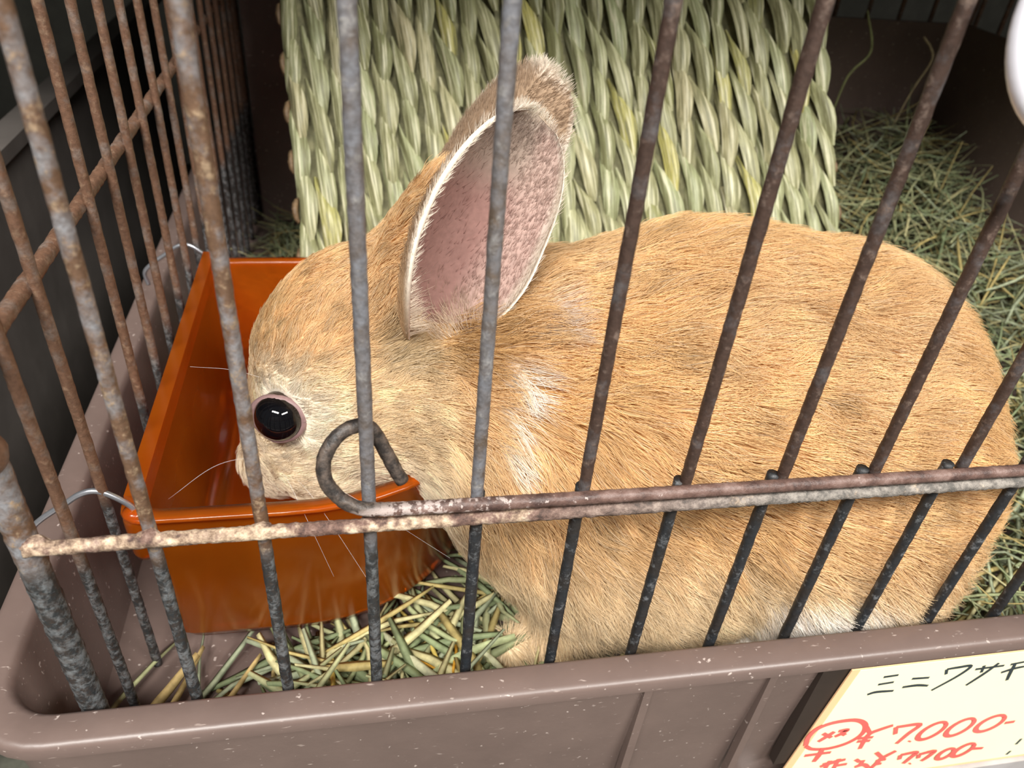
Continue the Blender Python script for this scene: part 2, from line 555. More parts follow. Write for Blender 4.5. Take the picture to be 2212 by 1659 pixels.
# rusted knob on the corner post
mb = MB(); mb.tube([(XS - 0.0006, -0.0005, z) for z in np.linspace(0.0195, 0.0285, 9)], [0.0016, 0.0030, 0.0037, 0.0040, 0.0040, 0.0038, 0.0034, 0.0029, 0.0016], 14, 0.05)
part(mb, 'post_collar', M['bar_side'], cage)
# left side
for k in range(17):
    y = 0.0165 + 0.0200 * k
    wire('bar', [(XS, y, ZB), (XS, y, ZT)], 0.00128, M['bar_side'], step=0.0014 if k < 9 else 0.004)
wire('crossbar', [(XS - 0.0024, 0.0, 0.0345), (XS - 0.0024, YB, 0.0345)], 0.0018, M['bar_side'], rough=0.08)
wire('crossbar', [(XS - 0.0024, 0.0, ZT - 0.01), (XS - 0.0024, YB, ZT - 0.01)], 0.0016, M['bar_side'], step=0.004)
# right side and back
for k in range(16):
    y = 0.0205 + 0.0215 * k
    if y < YB - 0.005:
        wire('bar', [(XE, y, ZB), (XE, y, ZT)], 0.0013, M['bar_side'], step=0.006)
for z in (0.06, ZT - 0.01):
    wire('crossbar', [(XE + 0.0024, 0.0, z), (XE + 0.0024, YB, z)], 0.0015, M['bar_side'], step=0.006)
k = 1
while XS + 0.0215 * k < XE - 0.005:
    wire('bar', [(XS + 0.0215 * k, YB, ZB), (XS + 0.0215 * k, YB, ZT)], 0.0013, M['bar_side'], step=0.006)
    k += 1
for z in (0.06, ZT - 0.01):
    wire('crossbar', [(XS, YB + 0.0024, z), (XE, YB + 0.0024, z)], 0.0015, M['bar_side'], step=0.006)
# door: bottom wire with a hinge loop round the third bar, and its bars
zd, yd = 0.0066, -0.0030
loop = catmull([(XE - 0.02, yd, zd - 0.0004), (0.10, yd, zd), (0.03, yd, zd + 0.0002), (0.010, yd, zd + 0.0004), (0.0030, yd - 0.0003, zd + 0.0008), (-0.0015, yd - 0.0006, 0.0084), (-0.0052, yd + 0.0000, 0.0106), (-0.0077, yd + 0.0010, 0.0146),
                (-0.0078, yd + 0.0025, 0.0186), (-0.0055, yd + 0.0042, 0.0222), (-0.0022, yd + 0.0056, 0.0236), (0.0008, yd + 0.0062, 0.0225), (0.0030, yd + 0.0060, 0.0180), (0.0052, yd + 0.0052, 0.0128), (0.0066, yd + 0.0048, 0.0098)], 10)
door = wire('door', loop, 0.00140, M['door_wire'], rough=0.05, step=0.0007, nseg=12)
for i in range(15):
    xd = 0.0213 + 0.0222 * i
    wire('bar', [(xd, yd + 0.0024, zd - 0.0008), (xd - 0.0004, yd + 0.0024, ZT - 0.03)], 0.00130, M['bar_zinc'] if i == 0 else M['bar_brown'], parent=door, step=0.0012 if i < 7 else 0.004)
wire('top_wire', [(0.012, yd, ZT - 0.03), (XE - 0.02, yd, ZT - 0.03)], 0.0014, M['bar_brown'], parent=door, step=0.004)
tag(cage, 'rusty wire cage with a hinged barred door, standing in the brown tray', 'cage')

# ------------------------------------------------------------------ price card on the front of the tray
card = empty('price_card', (0.16, -0.0108, -0.120))
def card_poly(name, xz, y0, y1, mat):
    n = len(xz)
    v = [(x, y0, z) for x, z in xz] + [(x, y1, z) for x, z in xz]
    f = [tuple(range(n)), tuple(range(2 * n - 1, n - 1, -1))] + [(i, i + n, (i + 1) % n + n, (i + 1) % n) for i in range(n)]
    mb = MB(); mb.add(v, f)
    return part(mb, name, mat, card, False)
card_poly('sheet', [(0.1228, -0.0560), (0.2150, -0.0560), (0.2150, -0.1196), (0.1176, -0.1196)], -0.0105, -0.0101, M['paper_edge'])
card_poly('sheet_face', [(0.1252, -0.0562), (0.2130, -0.0562), (0.2130, -0.1180), (0.1203, -0.1180)], -0.01062, -0.0105, M['paper'])
BLACK= [[[133.8,-60.74],[138.22,-60.52]],[[133.53,-64.16],[138.16,-63.81]],[[132.0,-68.65],[134.43,-67.88],[139.92,-68.3]],[[143.46,-63.2],[149.0,-63.66]],[[142.13,-66.98],[146.67,-66.9],[150.47,-67.8]],[[152.96,-60.46],[153.89,-63.02]],[[152.96,-60.46],[156.32,-60.15],[160.38,-60.25],[158.38,-64.44],[152.72,-70.53]],[[162.74,-62.17],[171.8,-61.93]],[[164.85,-60.73],[165.58,-64.19]],[[169.31,-60.3],[166.82,-65.03],[163.55,-70.04]],[[172.61,-65.44],[175.89,-64.17],[179.53,-63.57]],[[173.79,-61.79],[178.01,-61.18]],[[175.18,-61.3],[175.88,-65.71],[176.88,-69.96]],[[201.56,-110.23],[201.85,-106.8]],[[201.32,-116.52],[201.79,-114.22]]]
RED= [[[121.59,-92.71],[120.83,-88.01],[122.23,-83.9],[126.21,-81.61],[132.55,-81.42],[136.64,-83.62],[138.61,-87.1],[138.33,-91.2],[135.08,-94.72],[129.79,-96.23],[124.51,-95.3],[121.81,-93.11]],[[125.07,-86.89],[128.78,-89.92]],[[128.62,-86.64],[127.13,-88.72],[125.01,-91.38]],[[129.86,-86.71],[132.56,-86.61],[131.46,-88.3],[129.7,-89.64]],[[131.41,-88.15],[133.05,-89.48]],[[138.77,-86.45],[141.48,-90.5]],[[147.73,-87.33],[144.44,-88.7],[141.48,-90.5],[141.06,-93.93],[141.35,-99.05]],[[138.41,-92.49],[143.39,-92.89]],[[138.67,-94.25],[143.16,-94.76]],[[149.2,-88.55],[150.72,-92.88]],[[149.27,-88.7],[157.18,-88.86],[155.37,-93.54],[153.55,-98.92]],[[157.71,-98.76],[158.13,-98.13]],[[166.59,-90.17],[167.2,-91.73],[167.07,-93.72],[166.22,-95.72],[164.82,-97.35],[163.13,-98.26],[161.52,-98.26],[160.3,-97.37],[159.72,-95.76],[159.89,-93.77],[160.76,-91.79],[162.15,-90.21],[163.8,-89.33],[165.38,-89.31],[166.59,-90.17]],[[176.26,-90.23],[176.91,-91.81],[176.83,-93.81],[176.02,-95.83],[174.63,-97.47],[172.95,-98.39],[171.31,-98.39],[170.05,-97.49],[169.42,-95.87],[169.54,-93.86],[170.37,-91.87],[171.75,-90.27],[173.4,-89.38],[175.0,-89.37],[176.26,-90.23]],[[187.12,-90.76],[187.77,-92.34],[187.62,-94.24],[186.69,-96.1],[185.15,-97.54],[183.33,-98.25],[181.58,-98.11],[180.26,-97.13],[179.64,-95.52],[179.82,-93.62],[180.77,-91.79],[182.29,-90.39],[184.09,-89.69],[185.81,-89.82],[187.12,-90.76]],[[189.39,-94.84],[192.76,-94.76]],[[123.14,-98.58],[131.69,-98.63]],[[127.99,-95.24],[128.05,-99.6],[127.61,-103.18]],[[130.99,-106.86],[134.7,-105.27],[138.65,-104.34]],[[131.41,-105.6],[136.13,-104.49]],[[133.22,-108.33],[133.33,-103.81]],[[136.35,-109.87],[136.15,-103.37]],[[136.39,-107.58],[140.2,-107.36]],[[142.43,-105.25],[144.51,-107.26]],[[143.87,-110.18],[146.61,-109.31],[149.4,-111.93]],[[145.46,-106.35],[145.32,-109.38]],[[148.3,-102.51],[152.06,-106.64]],[[155.34,-103.18],[152.06,-106.64],[151.15,-109.64],[150.31,-112.55]],[[150.29,-108.05],[153.73,-107.8]],[[150.76,-110.32],[153.12,-110.12]],[[158.22,-106.35],[158.89,-109.19]],[[158.22,-106.35],[163.47,-105.91],[162.62,-109.31],[161.57,-112.33]],[[164.06,-113.17],[164.56,-112.74]],[[165.26,-107.63],[165.9,-110.09]],[[165.26,-107.63],[170.13,-106.7],[169.32,-110.13],[167.92,-112.29]],[[177.43,-107.32],[177.87,-108.4],[177.85,-109.74],[177.36,-111.06],[176.5,-112.11],[175.44,-112.67],[174.39,-112.63],[173.57,-112.0],[173.13,-110.9],[173.17,-109.56],[173.67,-108.25],[174.52,-107.22],[175.57,-106.67],[176.61,-106.71],[177.43,-107.32]],[[183.92,-105.78],[184.39,-106.99],[184.29,-108.56],[183.64,-110.16],[182.56,-111.49],[181.27,-112.28],[180.03,-112.35],[179.09,-111.71],[178.63,-110.47],[178.75,-108.9],[179.42,-107.31],[180.49,-106.01],[181.76,-105.24],[182.98,-105.16],[183.92,-105.78]],[[184.75,-108.7],[188.75,-109.24]]]

lift = [0.0]
def ink(name, stroke, w, mat):
    lift[0] += 0.000005
    p = np.array(stroke) / 1000.0
    if len(p) > 2:
        q = catmull(np.column_stack([p, np.zeros(len(p))]), 5)[:, :2]
    else:
        q = p
    t = np.gradient(q, axis=0)
    t /= np.linalg.norm(t, axis=1)[:, None] + 1e-12
    nrm = np.stack([-t[:, 1], t[:, 0]], 1)
    ww = w * (0.75 + 0.35 * np.sin(np.linspace(0.4, 2.9, len(q))))[:, None]
    L, Rr = q + nrm * ww, q - nrm * ww
    n = len(q)
    v, f = [], []
    for yy in (-0.01064 - lift[0], -0.01060):
        v += [(a[0], yy, a[1]) for a in L] + [(a[0], yy, a[1]) for a in Rr]
    for i in range(n - 1):
        f.append((i, i + 1, n + i + 1, n + i))
        f.append((2 * n + i, 3 * n + i, 3 * n + i + 1, 2 * n + i + 1))
    mb = MB(); mb.add(v, f)
    return part(mb, name, mat, card, False)
for s in BLACK: ink('black_stroke', s, 0.00056, M['ink_black'])
for s in RED: ink('red_stroke', s, 0.00085, M['ink_red'])
tag(card, 'cream price card handwritten in black and red on the tray front', 'price card')
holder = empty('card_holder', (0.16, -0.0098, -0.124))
mb = MB(); mb.box((0.1150, -0.0098, -0.1035), (0.2300, -0.0070, -0.0545)); part(mb, 'dark_backing', M['plate'], holder, False)  # dark plate behind the card, reaching past its sides
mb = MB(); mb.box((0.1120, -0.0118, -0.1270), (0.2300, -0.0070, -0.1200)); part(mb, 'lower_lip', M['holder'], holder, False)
tag(holder, 'dark plate with a grey lower lip holding the price card', 'card holder')

# white plastic ring hooked over the door bars
ringo = empty('hanging_ring', (0.104, -0.0075, 0.085))
th = np.linspace(0, 2 * math.pi, 49)
mb = MB(); mb.tube(np.stack([0.1035 + 0.0125 * np.cos(th), -0.0098 + 0.004 * np.sin(th), 0.0985 + 0.0125 * np.sin(th)], 1), 0.0019, 12, 0, cap=False)
part(mb, 'ring_body', M['white_plastic'], ringo)
mb = MB(); mb.tube(catmull([(0.1035, -0.006, 0.1110), (0.1035, -0.004, 0.1135), (0.1035, 0.0000, 0.1140), (0.1035, 0.003, 0.1125), (0.1035, 0.0028, 0.1090)], 6), 0.0012, 10)
part(mb, 'hook', M['white_plastic'], ringo)
tag(ringo, 'white plastic ring hung on the bars of the cage door', 'ring')

# ------------------------------------------------------------------ orange feeder hung on the side bars
feeder = empty('orange_feeder', (-0.02, 0.10, -0.083))
FX, FY0, FY1, FZT, FZB = -0.0582, 0.0345, 0.1680, -0.0290, -0.0830
def fplan(inset, xr=0.042, ns=28, rc=0.006):
    """plan of the bowl: straight back on the bars, near and far sides, rounded end"""
    pts = []
    x0, ya, yb = FX + inset, FY0 + inset, FY1 - inset
    yc, hb = 0.5 * (ya + yb), 0.5 * (yb - ya)
    xs_ = -0.022
    for k in range(5):                       # rounded near corner on the bars
        a = math.radians(180 + 90 * k / 4)
        pts.append((x0 + rc + rc * math.cos(a), ya + rc + rc * math.sin(a)))
    for k in range(1, 4):
        pts.append((x0 + rc + (xs_ - x0 - rc) * k / 4, ya))
    for k in range(ns + 1):                  # super-elliptic end
        a = -math.pi / 2 + math.pi * k / ns
        c, s = math.cos(a), math.sin(a)
        pts.append((xs_ + (xr - inset - xs_) * abs(c) ** 0.9, yc + hb * math.copysign(abs(s) ** 0.9, s)))
    for k in range(3, 0, -1):
        pts.append((x0 + rc + (xs_ - x0 - rc) * k / 4, yb))
    for k in range(5):
        a = math.radians(90 + 90 * k / 4)
        pts.append((x0 + rc + rc * math.cos(a), yb - rc + rc * math.sin(a)))
    return pts
def frings(spec):
    return [[(x, y, z) for x, y in fplan(i, xr)] for i, z, xr in spec]
mb = MB()
mb.add(*loft(frings([(0.0075, FZB, 0.034), (0.0035, FZB + 0.0012, 0.036), (0.0012, FZB + 0.0060, 0.0375), (0.0000, FZT, 0.042)]), cap_first=True))
mb.add(*loft(frings([(0.0016, FZT, 0.042), (0.0028, FZB + 0.0070, 0.0375), (0.0085, FZB + 0.0030, 0.034)]), cap_last=True))
part(mb, 'bowl', M['orange'], feeder)
mb = MB()
mb.add(*loft(frings([(0.0000, FZT, 0.042), (-0.0022, FZT, 0.042), (-0.0026, FZT + 0.0006, 0.042), (-0.0022, FZT + 0.0014, 0.042), (0.0016, FZT + 0.0014, 0.042), (0.0016, FZT, 0.042)])))
part(mb, 'rim', M['orange'], feeder)
# raised back edge along the bars, and the lugs that hold the hooks
mb = MB(); mb.box((FX - 0.0005, FY0 + 0.002, FZT), (FX + 0.0035, FY1 - 0.002, FZT + 0.0060)); part(mb, 'back_ledge', M['orange'], feeder, False)
for yl in (FY0 + 0.0015, FY1 - 0.0015):
    mb = MB()
    mb.tube([(FX + 0.0012, yl, z) for z in (-0.044, -0.0435, -0.041, -0.030, -0.0275, -0.0268)], [0.0008, 0.0022, 0.0030, 0.0031, 0.0028, 0.0010], 14)
    part(mb, 'lug', M['orange'], feeder)
    mb = MB()
    yh = yl
    mb.tube(catmull([(FX + 0.0012, yh, -0.0300), (FX + 0.0008, yh, -0.0262), (-0.0610, yh, -0.0222), (-0.0644, yh, -0.0203), (-0.0680, yh, -0.0212), (-0.0719, yh, -0.0240), (-0.0780, yh, -0.0284), (-0.0810, yh, -0.0320), (-0.0805, yh, -0.0370)], 8), 0.00075, 10)
    part(mb, 'hook', M['zincwire'], feeder)
tag(feeder, 'translucent orange plastic feeder hooked onto the side bars, rabbit eating from it', 'feeder')

# ------------------------------------------------------------------ rabbit
def smin(a, b, k):
    h = np.clip(0.5 + 0.5 * (b - a) / k, 0, 1)
    return b * (1 - h) + a * h - k * h * (1 - h)
def ell(p, c, r, rot=None):
    q = p - np.array(c)
    if rot is not None:
        q = q @ rot
    r = np.array(r)
    k0 = np.linalg.norm(q / r, axis=-1)
    k1 = np.linalg.norm(q / (r * r), axis=-1) + 1e-9
    return k0 * (k0 - 1) / k1
def cone(p, a, b, ra, rb):
    a, b = np.array(a), np.array(b)
    d = b - a
    t = np.clip(((p - a) @ d) / (d @ d), 0, 1)
    return np.linalg.norm(p - a - t[..., None] * d, axis=-1) - (ra + (rb - ra) * t)
EYE = np.array([-0.0228, 0.0535, -0.0142])
def rabbit_sdf(p):
    d = cone(p, (0.052, 0.062, -0.022), (0.136, 0.064, -0.026), 0.0415, 0.0500)
    d = smin(d, ell(p, (0.098, 0.066, -0.016), (0.050, 0.044, 0.0450)), 0.012)       # arched back
    d = smin(d, ell(p, (0.128, 0.036, -0.040), (0.042, 0.028, 0.040)), 0.014)        # near haunch
    d = smin(d, ell(p, (0.150, 0.037, -0.034), (0.029, 0.027, 0.031)), 0.012)
    d = smin(d, ell(p, (0.148, 0.034, -0.058), (0.024, 0.027, 0.030)), 0.012)
    d = smin(d, ell(p, (0.130, 0.092, -0.042), (0.044, 0.026, 0.040)), 0.014)
    d = smin(d, ell(p, (0.060, 0.048, -0.044), (0.028, 0.032, 0.030)), 0.014)        # near shoulder, chest
    d = smin(d, ell(p, (0.074, 0.078, -0.046), (0.030, 0.030, 0.028)), 0.014)
    d = smin(d, ell(p, (0.084, 0.036, -0.060), (0.036, 0.022, 0.024)), 0.012)        # belly
    d = smin(d, cone(p, (0.006, 0.073, -0.008), (0.052, 0.064, -0.020), 0.0235, 0.036), 0.016)   # neck
    d = smin(d, ell(p, (-0.0010, 0.074, -0.0010), (0.0232, 0.0225, 0.0230)), 0.010)               # skull
    d = smin(d, cone(p, (-0.0105, 0.074, -0.012), (-0.0265, 0.075, -0.0460), 0.0208, 0.0120), 0.010)  # muzzle
    d = smin(d, ell(p, (0.000, 0.0610, -0.0240), (0.0190, 0.0135, 0.0170)), 0.010)               # cheek
    d = smin(d, ell(p, (-0.0130, 0.0660, -0.0370), (0.0160, 0.0160, 0.0130)), 0.008)             # jaw
    d = smin(d, ell(p, (0.000, 0.0870, -0.0240), (0.0180, 0.0130, 0.0160)), 0.010)
    d = smin(d, cone(p, (0.062, 0.036, -0.058), (0.052, 0.026, -0.0835), 0.0115, 0.0080), 0.008)  # forelegs
    d = smin(d, cone(p, (0.052, 0.026, -0.0835), (0.041, 0.024, -0.0850), 0.0080, 0.0065), 0.004)
    d = smin(d, cone(p, (0.072, 0.084, -0.058), (0.066, 0.088, -0.0835), 0.0115, 0.0075), 0.008)
    d = smin(d, cone(p, (0.156, 0.0160, -0.0815), (0.110, 0.0140, -0.0830), 0.0100, 0.0078), 0.008)  # hind feet
    d = smin(d, cone(p, (0.150, 0.1050, -0.0815), (0.104, 0.1080, -0.0830), 0.0100, 0.0078), 0.008)
    d = smin(d, ell(p, (0.130, 0.0175, -0.0600), (0.020, 0.0120, 0.0180)), 0.010)                # knee
    d = smin(d, ell(p, (0.186, 0.070, -0.050), (0.012, 0.012, 0.016)), 0.008)                    # tail
    d = smin(d, cone(p, (0.0045, 0.0635, 0.0105), (0.0138, 0.0670, 0.0350), 0.0108, 0.0050), 0.006)   # ear roots
    d = smin(d, cone(p, (0.0080, 0.0840, 0.0120), (0.0210, 0.0880, 0.0340), 0.0105, 0.0055), 0.006)
    es = ell(p, tuple(EYE + np.array([0.002, 0.004, 0])), (0.0070, 0.0070, 0.0070))
    d = np.maximum(d, -ell(p, tuple(EYE), (0.0056, 0.0066, 0.0054)))                             # eye socket
    return d

def surface_nets(lo, hi, h):
    ax = [np.arange(lo[i], hi[i] + h, h) for i in range(3)]
    G = np.stack(np.meshgrid(*ax, indexing='ij'), -1)
    D = rabbit_sdf(G)
    nx, ny, nz = D.shape
    inside = D < 0
    acc = np.zeros((nx - 1, ny - 1, nz - 1, 3)); cnt = np.zeros((nx - 1, ny - 1, nz - 1))
    sl = lambda o, n: slice(o, n - 1 + o)
    corners = [(i, j, k) for i in (0, 1) for j in (0, 1) for k in (0, 1)]
    for a in corners:
        for axn in range(3):
            if a[axn]: continue
            b = list(a); b[axn] = 1
            da = D[sl(a[0], nx), sl(a[1], ny), sl(a[2], nz)]
            db = D[sl(b[0], nx), sl(b[1], ny), sl(b[2], nz)]
            cr = (da < 0) != (db < 0)
            t = np.where(cr, da / (da - db + 1e-12), 0)
            pt = np.zeros(da.shape + (3,))
            for q in range(3):
                pt[..., q] = a[q]
            pt[..., axn] = t
            acc += pt * cr[..., None]; cnt += cr
    act = cnt > 0
    idx = -np.ones(cnt.shape, int)
    idx[act] = np.arange(act.sum())
    ijk = np.argwhere(act)
    verts = np.array(lo) + h * (ijk + acc[act] / cnt[act][:, None])
    faces = []
    for axn in range(3):
        o1, o2 = (axn + 1) % 3, (axn + 2) % 3
        s0 = [slice(None)] * 3; s1 = [slice(None)] * 3
        s0[axn] = slice(0, -1); s1[axn] = slice(1, None)
        cr = inside[tuple(s0)] != inside[tuple(s1)]
        e = np.argwhere(cr)
        e = e[(e[:, o1] > 0) & (e[:, o2] > 0) & (e[:, o1] < D.shape[o1] - 1) & (e[:, o2] < D.shape[o2] - 1)]
        d1 = np.zeros(3, int); d1[o1] = 1
        d2 = np.zeros(3, int); d2[o2] = 1
        q = [idx[tuple((e - d1 * a - d2 * b).T)] for a, b in ((1, 1), (0, 1), (0, 0), (1, 0))]
        flip = inside[tuple(e.T)]
        F = np.stack(q, 1)
        F[~flip] = F[~flip][:, ::-1]
        faces.append(F)
    return verts, np.vstack(faces)

bv, bf = surface_nets((-0.050, -0.004, -0.096), (0.216, 0.126, 0.048), 0.0020)
def sdf_normal(p):
    e = 0.0012
    g = np.stack([rabbit_sdf(p + np.eye(3)[i] * e) - rabbit_sdf(p - np.eye(3)[i] * e) for i in range(3)], -1)
    return g / (np.linalg.norm(g, axis=-1, keepdims=True) + 1e-9)
for _ in range(2):                                   # pull the net onto the surface
    bv = bv - sdf_normal(bv) * rabbit_sdf(bv)[:, None] * 0.8
bv[:, 2] = np.maximum(bv[:, 2], TRAY_FLOOR + 0.003)

def sst(x, a, b):
    t = np.clip((x - a) / (b - a), 0, 1)
    return t * t * (3 - 2 * t)
def vnoise(p, s, seed_=0):
    g_ = np.random.default_rng(seed_)
    k = g_.normal(0, 1, (6, 3)) * s
    ph = g_.uniform(0, 6.28, 6)
    return sum(np.sin(p @ k[i] + ph[i]) for i in range(6)) / 6
def fur_colour(p, n):
    """coat colours by place on the body (linear)"""
    tan = np.array([0.74, 0.475, 0.215]); tan2 = np.array([0.80, 0.56, 0.31]); cream = np.array([0.80, 0.66, 0.45])
    pale = np.array([0.86, 0.75, 0.58]); white = np.array([0.86, 0.80, 0.74]); brown = np.array([0.50, 0.30, 0.125]); grey = np.array([0.50, 0.44, 0.38])
    x, y, z = p[:, 0], p[:, 1], p[:, 2]
    def mix(c, col, f):
        return c * (1 - f[:, None]) + np.array(col) * f[:, None]
    c = np.tile(tan, (len(p), 1))
    c = mix(c, tan2, np.clip(0.5 + 0.8 * vnoise(p, 90, 1), 0, 1))
    c = mix(c, (0.52, 0.31, 0.125), 0.42 * np.clip(1.8 * vnoise(p * np.array([0.55, 1, 1.3]), 260, 5), 0, 1) * sst(x, 0.02, 0.05))
    low = sst(z, -0.022, -0.052)
    c = mix(c, cream, 0.75 * low)
    c = mix(c, white, sst(x, 0.142, 0.130) * sst(x, 0.098, 0.112) * sst(z, -0.040, -0.049) * sst(y, 0.05, 0.03))
    c = mix(c, tan, 0.6 * sst(x, 0.14, 0.17) * sst(z, -0.075, -0.05))
    head = sst(x, 0.030, 0.012)
    c = mix(c, cream * 1.05, 0.65 * head * sst(z, 0.012, -0.004))
    c = mix(c, pale, 0.8 * head * sst(z, -0.012, -0.032))
    c = mix(c, (0.56, 0.36, 0.17), 0.75 * head * sst(x + 0.25 * z, -0.014, -0.024) * sst(z, -0.010, 0.0))
    re = np.linalg.norm((p - EYE) / np.array([1.25, 1, 1.0]), axis=1)
    c = mix(c, white, 0.95 * sst(re, 0.0135, 0.0090))
    c = mix(c, pale, 0.7 * sst(re, 0.020, 0.012))
    c = mix(c, (0.36, 0.28, 0.17), 0.60 * sst(np.linalg.norm(p - np.array([0.010, 0.050, 0.009]), axis=1), 0.013, 0.004))
    nape = sst(np.linalg.norm((p - np.array([0.027, 0.047, 0.013])) / np.array([1.1, 1.6, 1.0]), axis=1), 0.015, 0.004)
    c = mix(c, brown, 0.90 * nape)
    for q, rr, f, cl in (((0.0350, 0.033, 0.0080), 0.0052, 0.95, white), ((0.0325, 0.030, 0.0020), 0.0040, 0.85, white), ((0.0338, 0.0258, -0.0055), 0.0042, 0.85, white), ((0.0440, 0.045, 0.0185), 0.0055, 0.75, (0.62, 0.54, 0.48))):
        c = mix(c, cl, f * sst(np.linalg.norm((p - np.array(q)) / np.array([0.8, 2.5, 1.3]), axis=1), rr, rr * 0.4))
    return np.clip(c, 0, 1)

# ears: cupped blades, one turned to the viewer and one seen from its back
class Ear:
    def __init__(self, base, tip, face, W, bow):
        self.B, self.T = np.array(base), np.array(tip)
        self.e = self.T - self.B
        self.L = np.linalg.norm(self.e); self.e /= self.L
        f = np.array(face, float); f -= self.e * (f @ self.e); self.n = f / np.linalg.norm(f)
        self.s = np.cross(self.n, self.e)
        if self.s[0] < 0: self.s = -self.s
        self.W, self.bow = W, bow
    def half(self, u):
        return self.W * (0.16 + 0.84 * np.sin(np.pi / 2 * np.clip(u / 0.52, 0, 1)) ** 0.85) * np.sqrt(np.clip(1 - np.clip((u - 0.55) / 0.45, 0, 1) ** 2.4, 0, 1))
    def pos(self, u, v, off=0.0):
        hw = self.half(u)
        phi = 0.95 * (1 - u) ** 1.2 + 0.90
        rho = hw / np.sin(np.minimum(phi, np.pi / 2))
        a = v * phi
        c = self.B + self.e * (self.L * u)[..., None] + self.s * (self.bow * np.sin(np.pi * u))[..., None]
        q = rho - off
        return c + self.s * (q * np.sin(a))[..., None] + self.n * (rho - q * np.cos(a))[..., None]
    def normal(self, u, v):
        phi = 0.95 * (1 - u) ** 1.2 + 0.90
        a = v * phi
        return self.n * np.cos(a)[..., None] - self.s * np.sin(a)[..., None]
ears = [Ear((0.0120, 0.0552, 0.0097), (0.0395, 0.0635, 0.0640), (0.50, -0.80, 0.25), 0.0172, -0.0045),
        Ear((0.0145, 0.0850, 0.0080), (0.0505, 0.0960, 0.0655), (0.75, 0.65, -0.10), 0.0165, -0.0040)]
def ear_colour(u, v, inner, far):
    n_ = len(u)
    pink = np.array([0.34, 0.19, 0.165]); mauve = np.array([0.25, 0.165, 0.15]); white = np.array([0.80, 0.71, 0.60]); tan = np.array([0.56, 0.37, 0.21]); brown = np.array([0.36, 0.25, 0.165])
    if inner:
        c = np.tile(pink, (n_, 1))
        f = sst(u, 0.60, 0.82)[:, None]; c = c * (1 - f) + np.array([0.36, 0.275, 0.225]) * f
        f = (0.75 * sst(v, 0.30, 0.60))[:, None]; c = c * (1 - f) + np.array([0.50, 0.36, 0.31]) * f
    else:
        f = sst(u, 0.1, 0.6)[:, None]
        c = tan * (1 - f) + brown * f
    f = np.maximum(sst(np.abs(v), 0.88, 0.98) * (0.35 + 0.65 * sst(u, 0.10, 0.40)), sst(u, 0.945, 0.985))[:, None]
    return c * (1 - f) + white * f

allv = [bv]; allf = [tuple(f) for f in bf]
allc = [fur_colour(bv, sdf_normal(bv))]
nb0 = len(bv)
for ei, er in enumerate(ears):
    nu, nv = 30, 18
    U, Vv = np.meshgrid(np.linspace(0, 1, nu), np.linspace(-1, 1, nv), indexing='ij')
    for inner, off in ((True, 0.0), (False, -0.0011)):
        P_ = er.pos(U, Vv * (0.985 if inner else 1.0), off)
        allv.append(P_.reshape(-1, 3))
        allc.append(ear_colour(U.ravel(), Vv.ravel(), inner, ei == 1))
    a0, b0 = nb0, nb0 + nu * nv
    for i in range(nu - 1):
        for j in range(nv - 1):
            q = i * nv + j
            allf.append((a0 + q, a0 + q + 1, a0 + q + nv + 1, a0 + q + nv))
            allf.append((b0 + q, b0 + q + nv, b0 + q + nv + 1, b0 + q + 1))
        for j in (0, nv - 1):
            q = i * nv + j
            allf.append((a0 + q, a0 + q + nv, b0 + q + nv, b0 + q))
    nb0 += 2 * nu * nv
rabbit = mesh_obj('rabbit', np.vstack(allv), allf, M['skin'])
at = rabbit.data.color_attributes.new('col', 'FLOAT_COLOR', 'POINT')
cc = np.vstack(allc)
at.data.foreach_set('color', np.column_stack([cc, np.ones(len(cc))]).astype(np.float32).ravel())
tag(rabbit, 'small tan rabbit with upright ears, its head lowered into the orange feeder', 'rabbit')

# eye, lids, nose
def ball(name, c, r, mat, parent, axis=None, sub=4, scale=(1, 1, 1)):
    bm_ = bmesh.new()
    bmesh.ops.create_icosphere(bm_, subdivisions=sub, radius=r)
    me = bpy.data.meshes.new(name)
    for v in bm_.verts:
        v.co = Vector((v.co.x * scale[0], v.co.y * scale[1], v.co.z * scale[2]))
    bm_.to_mesh(me); bm_.free()
    me.polygons.foreach_set('use_smooth', [True] * len(me.polygons))
    me.materials.append(mat)
    o = link(bpy.data.objects.new(name, me), parent)
    o.location = c
    if axis is not None:
        o.rotation_euler = Vector(axis).to_track_quat('Z', 'Y').to_euler()
    return o
eye_dir = Vector((-0.30, -0.90, 0.22)).normalized()
eye_c = Vector(EYE) - eye_dir * 0.0012
eye = ball('eye', eye_c, 0.0067, M['eye'], rabbit, eye_dir)
eye['label'] = 'glossy black eye'
# pink-grey lid rim round the eye opening
ex = eye_dir.cross(Vector((0, 0, 1))).normalized() * -1
ex = Vector((0, 0, 1)).cross(eye_dir).normalized()
ey = eye_dir.cross(ex).normalized()
lid_pts = []
for k in range(41):
    a = 2 * math.pi * k / 40
    ca, sa = math.cos(a), math.sin(a)
    ru = 0.0064 * (1.0 + 0.10 * (ca < 0) * ca * ca)
    rv = 0.0055 if sa > 0 else 0.0060
    lid_pts.append(eye_c + ex * ru * ca + ey * rv * sa + eye_dir * (0.0018 - 0.0012 * abs(ca)))
mb = MB(); mb.tube([tuple(q) for q in lid_pts], 0.00120, 10, 0.05, cap=False)
mb.build('eyelid', M['lid'], rabbit)
far_eye = ball('eye', Vector((-0.0220, 0.0955, -0.0135)), 0.0054, M['eye'], rabbit, Vector((-0.3, 0.9, 0.2)))
ball('nose', Vector((-0.0358, 0.0765, -0.0440)), 0.0032, M['nose'], rabbit, None, 3, (0.8, 1.2, 0.9))

